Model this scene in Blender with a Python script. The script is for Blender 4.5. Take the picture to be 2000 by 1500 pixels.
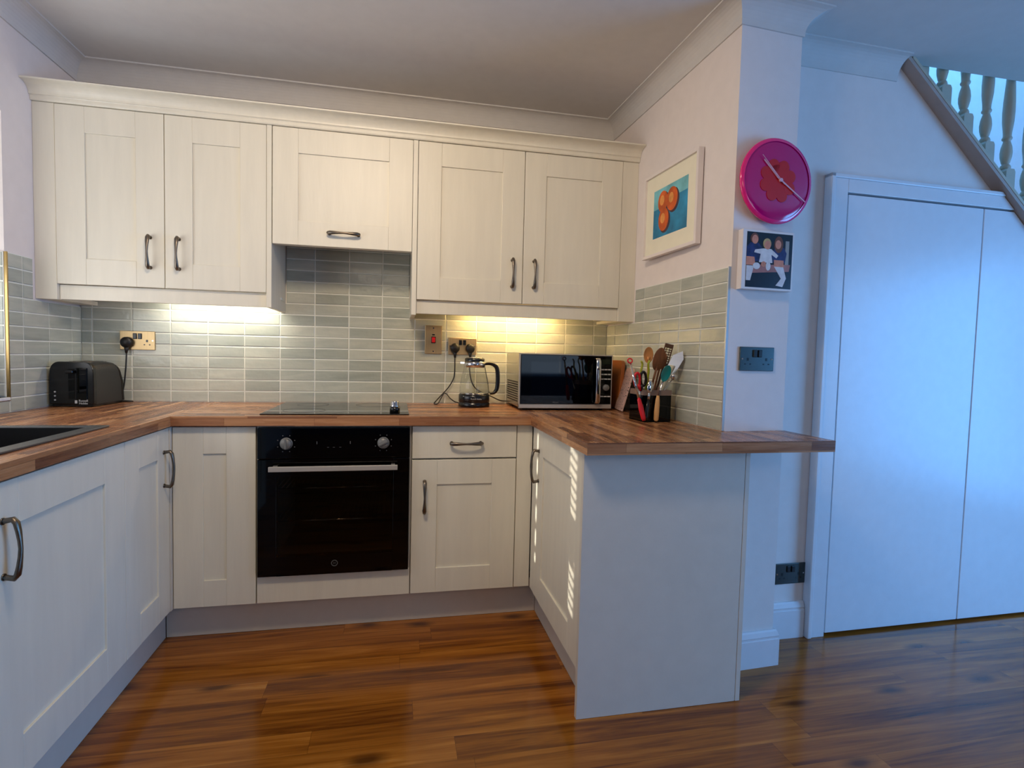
import bpy, bmesh, math, random
from mathutils import Vector, Matrix
random.seed(7)
for o in list(bpy.data.objects): bpy.data.objects.remove(o, do_unlink=True)
SC = bpy.context.scene
COL = SC.collection
PI = math.pi

# ------------------------------------------------------------------ camera
f_px = 1039.44
yaw, pitch, roll = 0.2013, -0.0503, 0.0239
F = Vector((math.sin(yaw)*math.cos(pitch), math.cos(yaw)*math.cos(pitch), math.sin(pitch)))
R_ = Vector((math.cos(yaw), -math.sin(yaw), 0)); U_ = R_.cross(F)
R2 = R_*math.cos(roll) + U_*math.sin(roll); U2 = -R_*math.sin(roll) + U_*math.cos(roll)
cam = bpy.data.cameras.new('camera'); camo = bpy.data.objects.new('camera', cam); COL.objects.link(camo)
M = Matrix((R2, U2, -F)).transposed().to_4x4(); M.translation = Vector((1.4324, -2.8051, 1.1657))
camo.matrix_world = M
cam.sensor_width = 36; cam.sensor_fit = 'HORIZONTAL'; cam.lens = f_px/2000*36
cam.shift_x = 14.23/2000; cam.shift_y = -2.68/2000; cam.clip_start = .02
SC.camera = camo

# ------------------------------------------------------------------ light and exposure
SC.view_settings.view_transform = 'Standard'; SC.view_settings.look = 'None'
SC.view_settings.gamma = 1; SC.view_settings.use_curve_mapping = False
SC.view_settings.exposure = -0.08
W = bpy.data.worlds.new('world'); SC.world = W; W.use_nodes = True
W.node_tree.nodes['Background'].inputs[0].default_value = (.55, .72, 1, 1)
W.node_tree.nodes['Background'].inputs[1].default_value = 1.2
def area(name, loc, direction, sx, sy, power, col, spread=180):
    l = bpy.data.lights.new(name, 'AREA'); l.shape = 'RECTANGLE'; l.size = sx; l.size_y = sy
    l.energy = power; l.color = col; l.spread = math.radians(spread)
    o = bpy.data.objects.new(name, l); COL.objects.link(o); o.location = loc
    o.rotation_euler = Vector(direction).to_track_quat('-Z', 'Y').to_euler(); return o
# patio doors in the right-hand wall of the hall side: cool daylight
area('patio_daylight', (6.15, -3.0, 1.05), (-1, .0, -.12), 1.8, 1.9, 120, (.09, .40, 1))
# window in the rear wall behind the camera
area('rear_window_daylight', (4.1, -6.0, 1.45), (0, 1, 0), 1.6, 1.1, 7, (.55, .75, 1))
# unseen warm fill added behind the camera to lift the cabinet fronts
area('warm_fill_light', (1.5, -4.4, 2.38), (0, .5, -1), 1.2, 1.2, 13, (1, .80, .58))
# kitchen ceiling lamp
area('kitchen_ceiling_lamp', (1.25, -1.80, 2.36), (.12, .85, -.62), .45, .30, 15.5, (1, .80, .58), 150)
area('stairwell_daylight', (4.5, -.72, 4.2), (0, .55, -.8), 2.2, .3, 46, (.10, .40, 1), 120)
area('kitchen_window_daylight', (-.06, -1.1, 1.5), (1, .12, .25), 1.1, .9, 10, (.95, .97, 1))
area('undercabinet_light_cool', (.62, -.10, 1.395), (0, .35, -1), .52, .03, 2.2, (1, .93, .80))
area('undercabinet_light_warm', (2.02, -.10, 1.395), (0, .35, -1), .46, .03, 4.0, (1, .66, .26))
sun = bpy.data.lights.new('sun', 'SUN'); sun.energy = 9; sun.color = (1, .93, .82); sun.angle = math.radians(.55)
suno = bpy.data.objects.new('sun', sun); COL.objects.link(suno)
suno.rotation_euler = Vector((2.0, .30, -.86)).to_track_quat('-Z', 'Y').to_euler()

# ------------------------------------------------------------------ materials
def lin(c):
    r = []
    for v in c:
        v /= 255.; r.append(v/12.92 if v <= .04045 else ((v+.055)/1.055)**2.4)
    return tuple(r) + (1,)
def newmat(name):
    m = bpy.data.materials.new(name); m.use_nodes = True
    return m, m.node_tree.nodes, m.node_tree.links, m.node_tree.nodes['Principled BSDF']
def mat(name, rgb, rough=.5, metal=0, noise=0.0, nscale=20, bump=0.0, bscale=80, coat=0, spec=.5, stretch=(1,1,1)):
    m, N, L, b = newmat(name)
    b.inputs['Roughness'].default_value = rough; b.inputs['Metallic'].default_value = metal
    b.inputs['Specular IOR Level'].default_value = spec
    if coat: b.inputs['Coat Weight'].default_value = coat; b.inputs['Coat Roughness'].default_value = .05
    tc = N.new('ShaderNodeTexCoord'); mp = N.new('ShaderNodeMapping'); mp.inputs['Scale'].default_value = stretch
    L.new(tc.outputs['Object'], mp.inputs[0])
    c = lin(rgb)
    n = N.new('ShaderNodeTexNoise'); n.inputs['Scale'].default_value = nscale; n.inputs['Detail'].default_value = 4
    L.new(mp.outputs[0], n.inputs['Vector'])
    r = N.new('ShaderNodeValToRGB'); k = max(noise, .02)
    r.color_ramp.elements[0].position = .3; r.color_ramp.elements[1].position = .7
    r.color_ramp.elements[0].color = tuple(x*(1-k) for x in c[:3]) + (1,)
    r.color_ramp.elements[1].color = tuple(min(1, x*(1+k)) for x in c[:3]) + (1,)
    L.new(n.outputs['Fac'], r.inputs[0]); L.new(r.outputs[0], b.inputs['Base Color'])
    if bump:
        n2 = N.new('ShaderNodeTexNoise'); n2.inputs['Scale'].default_value = bscale; n2.inputs['Detail'].default_value = 3
        L.new(mp.outputs[0], n2.inputs['Vector'])
        bp = N.new('ShaderNodeBump'); bp.inputs['Strength'].default_value = bump; bp.inputs['Distance'].default_value = .002
        L.new(n2.outputs['Fac'], bp.inputs['Height']); L.new(bp.outputs[0], b.inputs['Normal'])
    return m
def staves(name, u, v, w, length, cols, rough, knots=False, grain=1.0, gloss_noise=True, seam=.0015, rv_=.5, contrast=1.0):
    """strips of wood: u = axis index along the grain, v = weights for the across coordinate"""
    m, N, L, b = newmat(name)
    tc = N.new('ShaderNodeTexCoord'); sp = N.new('ShaderNodeSeparateXYZ'); L.new(tc.outputs['Object'], sp.inputs[0])
    def mth(op, a, bb=None, c=None):
        n = N.new('ShaderNodeMath'); n.operation = op
        for i, x in enumerate((a, bb, c)):
            if x is None: continue
            if isinstance(x, (int, float)): n.inputs[i].default_value = x
            else: L.new(x, n.inputs[i])
        return n.outputs[0]
    U = sp.outputs[u]
    V = None
    for i, k in enumerate(v):
        if k:
            t = mth('MULTIPLY', sp.outputs[i], float(k)); V = t if V is None else mth('ADD', V, t)
    V = mth('ADD', V, 40.0)
    row = mth('FLOOR', mth('DIVIDE', V, w))
    wn = N.new('ShaderNodeTexWhiteNoise'); wn.noise_dimensions = '1D'; L.new(row, wn.inputs['W'])
    uo = mth('ADD', U, mth('MULTIPLY', wn.outputs['Value'], length*7.3)); uo = mth('ADD', uo, 30.0)
    col = mth('FLOOR', mth('DIVIDE', uo, length))
    wn2 = N.new('ShaderNodeTexWhiteNoise'); wn2.noise_dimensions = '3D'
    cb = N.new('ShaderNodeCombineXYZ'); L.new(row, cb.inputs[0]); L.new(col, cb.inputs[1]); L.new(cb.outputs[0], wn2.inputs['Vector'])
    rnd = wn2.outputs['Value']
    # grain coordinates: stretched along u, offset per stave
    gc = N.new('ShaderNodeCombineXYZ')
    L.new(mth('ADD', mth('MULTIPLY', U, 1.6*grain), mth('MULTIPLY', rnd, 37.0)), gc.inputs[0])
    L.new(mth('MULTIPLY', V, 30.0*grain), gc.inputs[1]); L.new(mth('MULTIPLY', rnd, 91.0), gc.inputs[2])
    n1 = N.new('ShaderNodeTexNoise'); n1.inputs['Scale'].default_value = 1.0; n1.inputs['Detail'].default_value = 6; n1.inputs['Roughness'].default_value = .62
    n1.inputs['Distortion'].default_value = 1.2
    L.new(gc.outputs[0], n1.inputs['Vector'])
    gf = N.new('ShaderNodeCombineXYZ')
    L.new(mth('MULTIPLY', U, 9.0*grain), gf.inputs[0]); L.new(mth('MULTIPLY', V, 210.0*grain), gf.inputs[1]); L.new(rnd, gf.inputs[2])
    n2 = N.new('ShaderNodeTexNoise'); n2.inputs['Scale'].default_value = 1.0; n2.inputs['Detail'].default_value = 3
    L.new(gf.outputs[0], n2.inputs['Vector'])
    t = mth('ADD', mth('MULTIPLY', rnd, rv_), mth('MULTIPLY', n1.outputs['Fac'], 1.12-rv_))
    t = mth('ADD', t, mth('MULTIPLY', n2.outputs['Fac'], .26)); t = mth('SUBTRACT', t, .02); t = mth('SUBTRACT', t, .18); t = mth('MULTIPLY_ADD', mth('SUBTRACT', t, .5), contrast, .5)
    rp = N.new('ShaderNodeValToRGB'); E_ = rp.color_ramp.elements
    while len(E_) < len(cols): E_.new(.5)
    for i, c in enumerate(cols): E_[i].position = .08 + .84*i/(len(cols)-1); E_[i].color = lin(c)
    L.new(t, rp.inputs[0]); out = rp.outputs[0]
    if knots:
        vo = N.new('ShaderNodeTexVoronoi'); vo.voronoi_dimensions = '2D'; vo.inputs['Scale'].default_value = 1
        kc = N.new('ShaderNodeCombineXYZ'); L.new(mth('ADD', mth('MULTIPLY', U, 3.2), mth('MULTIPLY', rnd, 5.0)), kc.inputs[0]); L.new(mth('MULTIPLY', V, 8.0), kc.inputs[1])
        nz = N.new('ShaderNodeTexNoise'); nz.inputs['Scale'].default_value = 3; L.new(kc.outputs[0], nz.inputs['Vector'])
        mx0 = N.new('ShaderNodeMix'); mx0.data_type = 'VECTOR'; mx0.inputs[0].default_value = .12
        L.new(kc.outputs[0], mx0.inputs[4]); L.new(nz.outputs['Color'], mx0.inputs[5]); L.new(mx0.outputs[1], vo.inputs['Vector'])
        kr = N.new('ShaderNodeValToRGB'); kr.color_ramp.elements[0].position = .05; kr.color_ramp.elements[1].position = .22
        kr.color_ramp.elements[0].color = (.8,)*3 + (1,); kr.color_ramp.elements[1].color = (0, 0, 0, 1)
        L.new(vo.outputs['Distance'], kr.inputs[0])
        mx = N.new('ShaderNodeMix'); mx.data_type = 'RGBA'; L.new(mth('MULTIPLY', kr.outputs[0], mth('GREATER_THAN', rnd, .68)), mx.inputs[0]); L.new(out, mx.inputs[6]); mx.inputs[7].default_value = lin((58, 26, 10))
        out = mx.outputs[2]
    # seams
    fr = mth('FRACT', mth('DIVIDE', V, w)); e1 = mth('MINIMUM', fr, mth('SUBTRACT', 1.0, fr)); e1 = mth('LESS_THAN', mth('MULTIPLY', e1, w), seam*.5)
    fu = mth('FRACT', mth('DIVIDE', uo, length)); e2 = mth('MINIMUM', fu, mth('SUBTRACT', 1.0, fu)); e2 = mth('LESS_THAN', mth('MULTIPLY', e2, length), seam*.5)
    e = mth('MULTIPLY', mth('MAXIMUM', e1, e2), .45)
    ms = N.new('ShaderNodeMix'); ms.data_type = 'RGBA'; L.new(e, ms.inputs[0]); L.new(out, ms.inputs[6]); ms.inputs[7].default_value = lin((40, 20, 8))
    L.new(ms.outputs[2], b.inputs['Base Color'])
    b.inputs['Roughness'].default_value = rough
    if gloss_noise:
        rr = N.new('ShaderNodeMapRange'); rr.inputs[3].default_value = rough-.05; rr.inputs[4].default_value = rough+.12
        L.new(n2.outputs['Fac'], rr.inputs[0]); L.new(rr.outputs[0], b.inputs['Roughness'])
    bp = N.new('ShaderNodeBump'); bp.inputs['Strength'].default_value = .08; bp.inputs['Distance'].default_value = .001
    L.new(n2.outputs['Fac'], bp.inputs['Height']); L.new(bp.outputs[0], b.inputs['Normal'])
    return m
def tile_mat():
    m, N, L, b = newmat('sage_glazed_tile')
    at = N.new('ShaderNodeAttribute'); at.attribute_name = 'tile_tone'
    tc = N.new('ShaderNodeTexCoord'); mp = N.new('ShaderNodeMapping'); mp.inputs['Scale'].default_value = (5, 5, 34)
    L.new(tc.outputs['Object'], mp.inputs[0])
    n = N.new('ShaderNodeTexNoise'); n.inputs['Scale'].default_value = 1; n.inputs['Detail'].default_value = 5; n.inputs['Distortion'].default_value = .8
    L.new(mp.outputs[0], n.inputs['Vector'])
    ad = N.new('ShaderNodeMath'); ad.operation = 'MULTIPLY_ADD'; ad.inputs[1].default_value = .66
    L.new(n.outputs['Fac'], ad.inputs[0])
    sc = N.new('ShaderNodeMath'); sc.operation = 'MULTIPLY'; sc.inputs[1].default_value = .38; L.new(at.outputs['Fac'], sc.inputs[0]); L.new(sc.outputs[0], ad.inputs[2])
    rp = N.new('ShaderNodeValToRGB'); E_ = rp.color_ramp.elements; E_.new(.5)
    E_[0].position = .12; E_[0].color = lin((150, 156, 145)); E_[1].position = .5; E_[1].color = lin((178, 181, 168)); E_[2].position = .88; E_[2].color = lin((202, 202, 186))
    L.new(ad.outputs[0], rp.inputs[0]); L.new(rp.outputs[0], b.inputs['Base Color'])
    b.inputs['Roughness'].default_value = .16
    n2 = N.new('ShaderNodeTexNoise'); n2.inputs['Scale'].default_value = 26; n2.inputs['Detail'].default_value = 2
    L.new(tc.outputs['Object'], n2.inputs['Vector'])
    bp = N.new('ShaderNodeBump'); bp.inputs['Strength'].default_value = .45; bp.inputs['Distance'].default_value = .004
    L.new(n2.outputs['Fac'], bp.inputs['Height']); L.new(bp.outputs[0], b.inputs['Normal'])
    return m
def glass_mat(name, tint=(1, 1, 1), refl=.5, rough=.02):
    m, N, L, b = newmat(name); N.remove(b)
    tr = N.new('ShaderNodeBsdfTransparent'); tr.inputs[0].default_value = tint + (1,)
    gl = N.new('ShaderNodeBsdfGlossy'); gl.inputs['Roughness'].default_value = rough
    fr = N.new('ShaderNodeLayerWeight'); fr.inputs[0].default_value = .5
    pw = N.new('ShaderNodeMath'); pw.operation = 'POWER'; pw.inputs[1].default_value = 3.5; L.new(fr.outputs['Facing'], pw.inputs[0])
    mu = N.new('ShaderNodeMath'); mu.operation = 'MULTIPLY_ADD'; mu.inputs[1].default_value = refl; mu.inputs[2].default_value = .05*refl; L.new(pw.outputs[0], mu.inputs[0])
    mx = N.new('ShaderNodeMixShader'); L.new(mu.outputs[0], mx.inputs[0]); L.new(tr.outputs[0], mx.inputs[1]); L.new(gl.outputs[0], mx.inputs[2])
    L.new(mx.outputs[0], N['Material Output'].inputs[0]); return m
def emit_mat(name, col, s):
    m, N, L, b = newmat(name); b.inputs['Base Color'].default_value = col + (1,)
    b.inputs['Emission Color'].default_value = col + (1,); b.inputs['Emission Strength'].default_value = s; return m

mt = {}
mt['cream'] = mat('cream_painted_oak', (227, 220, 201), .42, noise=.03, nscale=5, bump=.25, bscale=14, stretch=(6, 6, .7))
mt['cream_flat'] = mat('cream_board', (214, 206, 192), .45, noise=.02, bump=.08, bscale=120)
mt['wall'] = mat('warm_white_emulsion', (232, 222, 216), .85, noise=.01, bump=.1, bscale=260)
mt['ceiling'] = mat('white_ceiling_emulsion', (212, 208, 203), .9, noise=.01, bump=.1, bscale=200)
mt['gloss_white'] = mat('white_gloss_woodwork', (226, 226, 228), .3, noise=.01)
mt['door_white'] = mat('white_satin_door', (228, 229, 232), .28, noise=.01, bump=.15, bscale=40)
mt['string_paint'] = mat('taupe_painted_stair_wood', (176, 160, 150), .5, noise=.05, bump=.1, bscale=30)
mt['baluster_paint'] = mat('grey_cream_painted_baluster', (188, 180, 160), .45, noise=.04)
mt['grout'] = mat('white_grout', (232, 232, 220), .8)
mt['tile'] = tile_mat()
mt['floor'] = staves('walnut_laminate_floor', 0, (0, 1, 0), .095, 1.05, [(60, 28, 8), (114, 62, 18), (154, 92, 28), (180, 114, 42), (212, 154, 80)], .12, knots=True, grain=.62, rv_=.18, contrast=1.25)
WC = [(82, 48, 34), (120, 76, 52), (156, 105, 70), (186, 134, 92), (212, 166, 122)]
mt['top_x'] = staves('butcher_block_along_back', 0, (0, 1, 1), .0285, .33, WC, .24, rv_=.52, contrast=.95, grain=.75)
mt['top_y'] = staves('butcher_block_along_side', 1, (1, 0, 1), .0285, .33, WC, .24, rv_=.52, contrast=.95, grain=.75)
mt['black_gloss'] = mat('black_gloss_glass', (3, 3, 4), .04, noise=.01, spec=.3)
mt['navy'] = mat('dark_navy_emulsion', (38, 50, 70), .8)
mt['black_plastic'] = mat('black_moulded_plastic', (14, 14, 14), .22, noise=.1)
mt['black_matt'] = mat('dark_grey_textured_metal', (38, 37, 36), .42, noise=.06, bump=.2, bscale=300)
mt['cable'] = mat('black_rubber_cable', (16, 13, 12), .45)
mt['void'] = mat('dark_gap_shade', (40, 36, 32), .8)  # dark colour standing in for the shade inside gaps and slots
mt['pewter'] = mat('brushed_pewter_handle', (124, 114, 102), .34, 1, noise=.12, nscale=40, bump=.15, bscale=200)
mt['steel'] = mat('brushed_stainless_steel', (190, 186, 182), .26, 1, noise=.05, nscale=8, stretch=(1, 1, 40))
mt['silver'] = mat('satin_silver_metal', (186, 180, 172), .38, .35)
mt['chrome'] = mat('polished_chrome', (214, 212, 210), .08, 1)
mt['nickel'] = mat('brushed_brassy_nickel_plate', (200, 172, 128), .38, .95, noise=.06, nscale=6, stretch=(40, 1, 1))
mt['gunmetal'] = mat('black_nickel_plate', (84, 90, 88), .24, .95, noise=.05)
mt['brass'] = mat('brass_tile_trim', (186, 158, 104), .28, 1)
mt['alu'] = mat('satin_aluminium_trim', (214, 216, 214), .3, .8)
mt['knob_grey'] = mat('grey_satin_knob', (112, 112, 110), .4, .1, noise=.05)
mt['ink'] = mat('pale_grey_print', (188, 188, 186), .5)
mt['ink_dim'] = mat('dim_grey_print', (84, 84, 84), .5)
mt['sink_rim'] = mat('black_sink_rim_painted_sheen', (70, 70, 70), .3, noise=.15, nscale=400)  # greyer than the bowl: reflected light put into the rim colour
mt['sink'] = mat('black_composite_sink', (22, 22, 23), .32, noise=.2, nscale=400, bump=.1, bscale=400)
mt['hob'] = mat('black_ceramic_hob_glass', (10, 10, 10), .03, spec=.9)
mt['oven_in'] = mat('oven_enamel', (70, 58, 48), .4)
mt['oven_glass'] = glass_mat('tinted_oven_glass', (.50, .46, .42), .6)
mt['mw_glass'] = glass_mat('dark_microwave_window', (.05, .05, .06), .8)
mt['clear'] = glass_mat('clear_glass', (.93, .95, .94), .8)
mt['pane'] = glass_mat('window_pane_glass', (.97, .98, .98), .5)
mt['red_neon'] = mat('red_rocker_switch', (214, 18, 22), .3)
mt['red'] = mat('red_silicone', (206, 20, 34), .35)
mt['magenta'] = mat('magenta_acrylic', (190, 2, 108), .12, coat=.5)
mt['pink_rim'] = mat('pink_translucent_rim', (240, 40, 130), .12, coat=.5)
mt['flower_red'] = mat('red_flower_face', (196, 6, 16), .4)
mt['hand'] = mat('pale_pink_clock_hand', (226, 176, 196), .35)
mt['frame_white'] = mat('white_picture_frame', (232, 222, 216), .4)
mt['mount'] = mat('cream_picture_mount', (238, 232, 208), .8)
mt['teal_light'] = mat('pale_teal_paint', (120, 190, 198), .7, noise=.25, nscale=14)
mt['blue_paint'] = mat('deep_teal_blue_paint', (44, 132, 172), .7, noise=.4, nscale=12)
mt['orange_paint'] = mat('burnt_orange_paint', (204, 92, 34), .7, noise=.35, nscale=16)
mt['orange_hi'] = mat('light_orange_paint', (228, 150, 74), .7, noise=.2, nscale=30)
mt['shadow_paint'] = mat('dark_umber_paint', (74, 52, 60), .7, noise=.2)
mt['ph_dark'] = mat('photo_dark_navy', (12, 14, 28), .25, noise=.3, nscale=30)
mt['ph_navy'] = mat('photo_navy_clothes', (34, 42, 92), .25, noise=.45, nscale=60)
mt['ph_skin'] = mat('photo_skin', (212, 138, 110), .25, noise=.12, nscale=60)
mt['ph_white'] = mat('photo_white_clothes', (218, 214, 214), .25, noise=.1, nscale=60)
mt['ph_hair'] = mat('photo_hair', (108, 62, 40), .25, noise=.2, nscale=60)
mt['ph_blond'] = mat('photo_fair_hair', (204, 172, 112), .25, noise=.2)
mt['ph_seat'] = mat('photo_pink_seat', (168, 112, 104), .25, noise=.2)
mt['ph_grey'] = mat('photo_grey_panel', (150, 150, 146), .25)
mt['spoon'] = mat('beech_wood', (196, 134, 74), .5, noise=.2, nscale=8, stretch=(8, 8, 1))
mt['spoon_dark'] = mat('dark_stained_wood', (128, 78, 46), .5, noise=.25, nscale=8, stretch=(8, 8, 1))
mt['board'] = mat('chopping_board_acacia', (158, 88, 34), .45, noise=.35, nscale=3, stretch=(4, 1, 1))
mt['lime'] = mat('olive_green_silicone', (158, 164, 40), .4)
mt['teal'] = mat('teal_silicone', (8, 138, 140), .3)
mt['white_pl'] = mat('ivory_plastic', (232, 226, 200), .35)
mt['brown_pl'] = mat('brown_nylon', (96, 66, 52), .35)
mt['wood_light'] = mat('light_wood_handle', (216, 166, 106), .5, noise=.12, nscale=6, stretch=(8, 8, 1))
mt['holder_band'] = mat('taupe_ceramic_band', (128, 108, 98), .35)
mt['blind'] = mat('white_blind_slat', (236, 232, 224), .5)
mt['mesh_tray'] = None
def speckle():
    m, N, L, b = newmat('speckled_pink_board')
    tc = N.new('ShaderNodeTexCoord'); vo = N.new('ShaderNodeTexVoronoi'); vo.inputs['Scale'].default_value = 90
    L.new(tc.outputs['Object'], vo.inputs['Vector'])
    rp = N.new('ShaderNodeValToRGB'); rp.color_ramp.elements[0].position = .22; rp.color_ramp.elements[1].position = .34
    rp.color_ramp.elements[0].color = lin((48, 34, 34)); rp.color_ramp.elements[1].color = lin((206, 170, 158))
    L.new(vo.outputs['Distance'], rp.inputs[0]); L.new(rp.outputs[0], b.inputs['Base Color']); b.inputs['Roughness'].default_value = .4
    return m
mt['speckle'] = speckle()
mt['magnet'] = mt['black_plastic']

# ------------------------------------------------------------------ mesh building
class MB:
    def __init__(s): s.bm = bmesh.new(); s.mi = 0
    def _fin(s, faces):
        for f in faces: f.material_index = s.mi
    def box(s, x0, x1, y0, y1, z0, z1, bev=0, seg=2, mtx=None):
        t = bmesh.new(); bmesh.ops.create_cube(t, size=1)
        for v in t.verts: v.co = Vector(((x0+x1)/2 + v.co.x*(x1-x0), (y0+y1)/2 + v.co.y*(y1-y0), (z0+z1)/2 + v.co.z*(z1-z0)))
        if bev: bmesh.ops.bevel(t, geom=list(t.edges), offset=min(bev, .49*min(abs(x1-x0), abs(y1-y0), abs(z1-z0))), segments=seg, affect='EDGES', profile=.5)
        if mtx is not None: bmesh.ops.transform(t, matrix=mtx, verts=t.verts)
        s.merge(t); return s
    def merge(s, t):
        bmesh.ops.recalc_face_normals(t, faces=t.faces)
        vm = {}
        for v in t.verts: vm[v] = s.bm.verts.new(v.co)
        for f in t.faces:
            try: nf = s.bm.faces.new([vm[v] for v in f.verts]); nf.material_index = s.mi; nf.smooth = f.smooth
            except ValueError: pass
        t.free()
    def prism(s, pts, axis, a, b, bev=0, smooth=False):
        """extrude a 2D polygon along axis 0/1/2 from a to b"""
        t = bmesh.new()
        def P(p, h):
            c = [0, 0, 0]; idx = [i for i in range(3) if i != axis]; c[idx[0]], c[idx[1]] = p; c[axis] = h; return Vector(c)
        lo = [t.verts.new(P(p, a)) for p in pts]; hi = [t.verts.new(P(p, b)) for p in pts]
        t.faces.new(lo[::-1]); t.faces.new(hi); n = len(pts)
        for i in range(n):
            f = t.faces.new((lo[i], lo[(i+1) % n], hi[(i+1) % n], hi[i])); f.smooth = smooth
        bmesh.ops.recalc_face_normals(t, faces=t.faces)
        if bev: bmesh.ops.bevel(t, geom=list(t.edges), offset=bev, segments=2, affect='EDGES', profile=.5)
        s.merge(t); return s
    def lathe(s, prof, c=(0, 0, 0), seg=32, sx=1, sy=1, mtx=None, smooth=True):
        t = bmesh.new(); rings = []
        for r, z in prof:
            if r <= 1e-6: rings.append([t.verts.new((c[0], c[1], c[2]+z))])
            else: rings.append([t.verts.new((c[0]+sx*r*math.cos(2*PI*i/seg), c[1]+sy*r*math.sin(2*PI*i/seg), c[2]+z)) for i in range(seg)])
        for A, B in zip(rings, rings[1:]):
            for i in range(seg):
                a = A[i % len(A)], A[(i+1) % len(A)]; b = B[i % len(B)], B[(i+1) % len(B)]
                vs = []
                for v in (a[0], a[1], b[1], b[0]):
                    if v not in vs: vs.append(v)
                if len(vs) > 2:
                    try: f = t.faces.new(vs); f.smooth = smooth
                    except ValueError: pass
        if mtx is not None: bmesh.ops.transform(t, matrix=mtx, verts=t.verts)
        s.merge(t); return s
    def sweep(s, path, radii, seg=10, side=None, smooth=True, closed=False, cap=True):
        """tube along path; radii: number, list, or list of (a,b); side fixes the a direction"""
        pts = [Vector(p) for p in path]; n = len(pts); t = bmesh.new(); rings = []
        if not isinstance(radii, (list, tuple)): radii = [radii]*n
        prevN = None
        for i, p in enumerate(pts):
            a = pts[(i-1) % n] if (i > 0 or closed) else p; b = pts[(i+1) % n] if (i < n-1 or closed) else p
            d = (b-a).normalized()
            if side is not None: N_ = Vector(side)
            else:
                if prevN is None: N_ = d.orthogonal().normalized()
                else: N_ = prevN
            N_ = (N_ - d*N_.dot(d)).normalized(); prevN = N_; B_ = d.cross(N_)
            r = radii[i]; ra, rb = r if isinstance(r, (list, tuple)) else (r, r)
            rings.append([t.verts.new(p + N_*ra*math.cos(2*PI*k/seg) + B_*rb*math.sin(2*PI*k/seg)) for k in range(seg)])
        pairs = list(zip(rings, rings[1:])) + ([(rings[-1], rings[0])] if closed else [])
        for A, B in pairs:
            for k in range(seg):
                f = t.faces.new((A[k], A[(k+1) % seg], B[(k+1) % seg], B[k])); f.smooth = smooth
        if cap and not closed: t.faces.new(rings[0][::-1]); t.faces.new(rings[-1])
        s.merge(t); return s
    def cyl(s, a, b, r, r2=None, seg=20, smooth=True):
        return s.sweep([a, b], [r, r if r2 is None else r2], seg=seg, smooth=smooth)
    def ball(s, c, rx, ry=None, rz=None, seg=20):
        ry = ry or rx; rz = rz or rx
        t = bmesh.new(); bmesh.ops.create_uvsphere(t, u_segments=seg, v_segments=seg//2, radius=1)
        for v in t.verts: v.co = Vector((c[0]+v.co.x*rx, c[1]+v.co.y*ry, c[2]+v.co.z*rz))
        for f in t.faces: f.smooth = True
        s.merge(t); return s
    def xf(s, m): bmesh.ops.transform(s.bm, matrix=m, verts=s.bm.verts); return s
    def mat(s, i): s.mi = i; return s
    def build(s, name, mats, parent=None, world=True, **props):
        me = bpy.data.meshes.new(name)
        if parent is not None and world:
            bmesh.ops.transform(s.bm, matrix=root_m(parent).inverted(), verts=s.bm.verts)
        s.bm.to_mesh(me); s.bm.free()
        for m in (mats if isinstance(mats, (list, tuple)) else [mats]): me.materials.append(mt[m] if isinstance(m, str) else m)
        o = bpy.data.objects.new(name, me); COL.objects.link(o)
        if parent is not None: o.parent = parent
        for k, v in props.items(): o[k] = v
        return o
ROOTM = {}
def root_m(o):
    while o.parent is not None: o = o.parent
    return ROOTM.get(o.name, Matrix.Identity(4))
def thing(name, label, cat, loc=(0, 0, 0), rz=0, group=None):
    o = bpy.data.objects.new(name, None); COL.objects.link(o); o.empty_display_size = .05
    o.location = loc; o.rotation_euler = (0, 0, rz)
    ROOTM[o.name] = Matrix.Translation(loc) @ Matrix.Rotation(rz, 4, 'Z')
    o['label'] = label; o['category'] = cat
    if group: o['group'] = group
    return o
def tag(o, label, cat, group=None):
    o['label'] = label; o['category'] = cat
    if group: o['group'] = group
    return o
def struct(mb, name, mats): o = mb.build(name, mats); o['kind'] = 'structure'; return o
def text_part(s, size, mtx, name, m, parent, depth=.0004, align='CENTER'):
    c = bpy.data.curves.new(name, 'FONT'); c.body = s; c.size = size; c.extrude = depth; c.align_x = align; c.align_y = 'CENTER'
    t = bpy.data.objects.new('tmp_text', c); COL.objects.link(t)
    dg = bpy.context.evaluated_depsgraph_get(); dg.update()
    me = bpy.data.meshes.new_from_object(t.evaluated_get(dg)); bpy.data.objects.remove(t, do_unlink=True)
    me.transform(mtx); me.name = name; me.materials.clear(); me.materials.append(mt[m])
    o = bpy.data.objects.new(name, me); COL.objects.link(o); o.parent = parent; return o
UP = Matrix.Rotation(PI/2, 4, 'X')      # text standing up, facing -y
def arc(cx, cz, r, a0, a1, n): return [(cx + r*math.cos(math.radians(a0+(a1-a0)*i/n)), cz + r*math.sin(math.radians(a0+(a1-a0)*i/n))) for i in range(n+1)]

def ell(cx, cz, a, b, n=28): return [(cx+a*math.cos(2*PI*i/n), cz+b*math.sin(2*PI*i/n)) for i in range(n)]
# ------------------------------------------------------------------ frames of the slightly skewed walls
ZC = 2.437; ZT = .908; ZB = .870
XR, qR = 2.5845, -.0289
def wr(y, x=XR): return x + qR*y
YE = -1.0632; qE = .0553
def ye(x): return YE + qE*(x-XR)
A_ = (2.6152, -1.0615); B_ = (2.872, -1.0473)
def yh(x): return -.8712 + .0164*(x-3.6)
ANG_R = math.atan2(-1, .0289); ANG_E = math.atan(.0553); ANG_H = math.atan(.0164)

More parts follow.
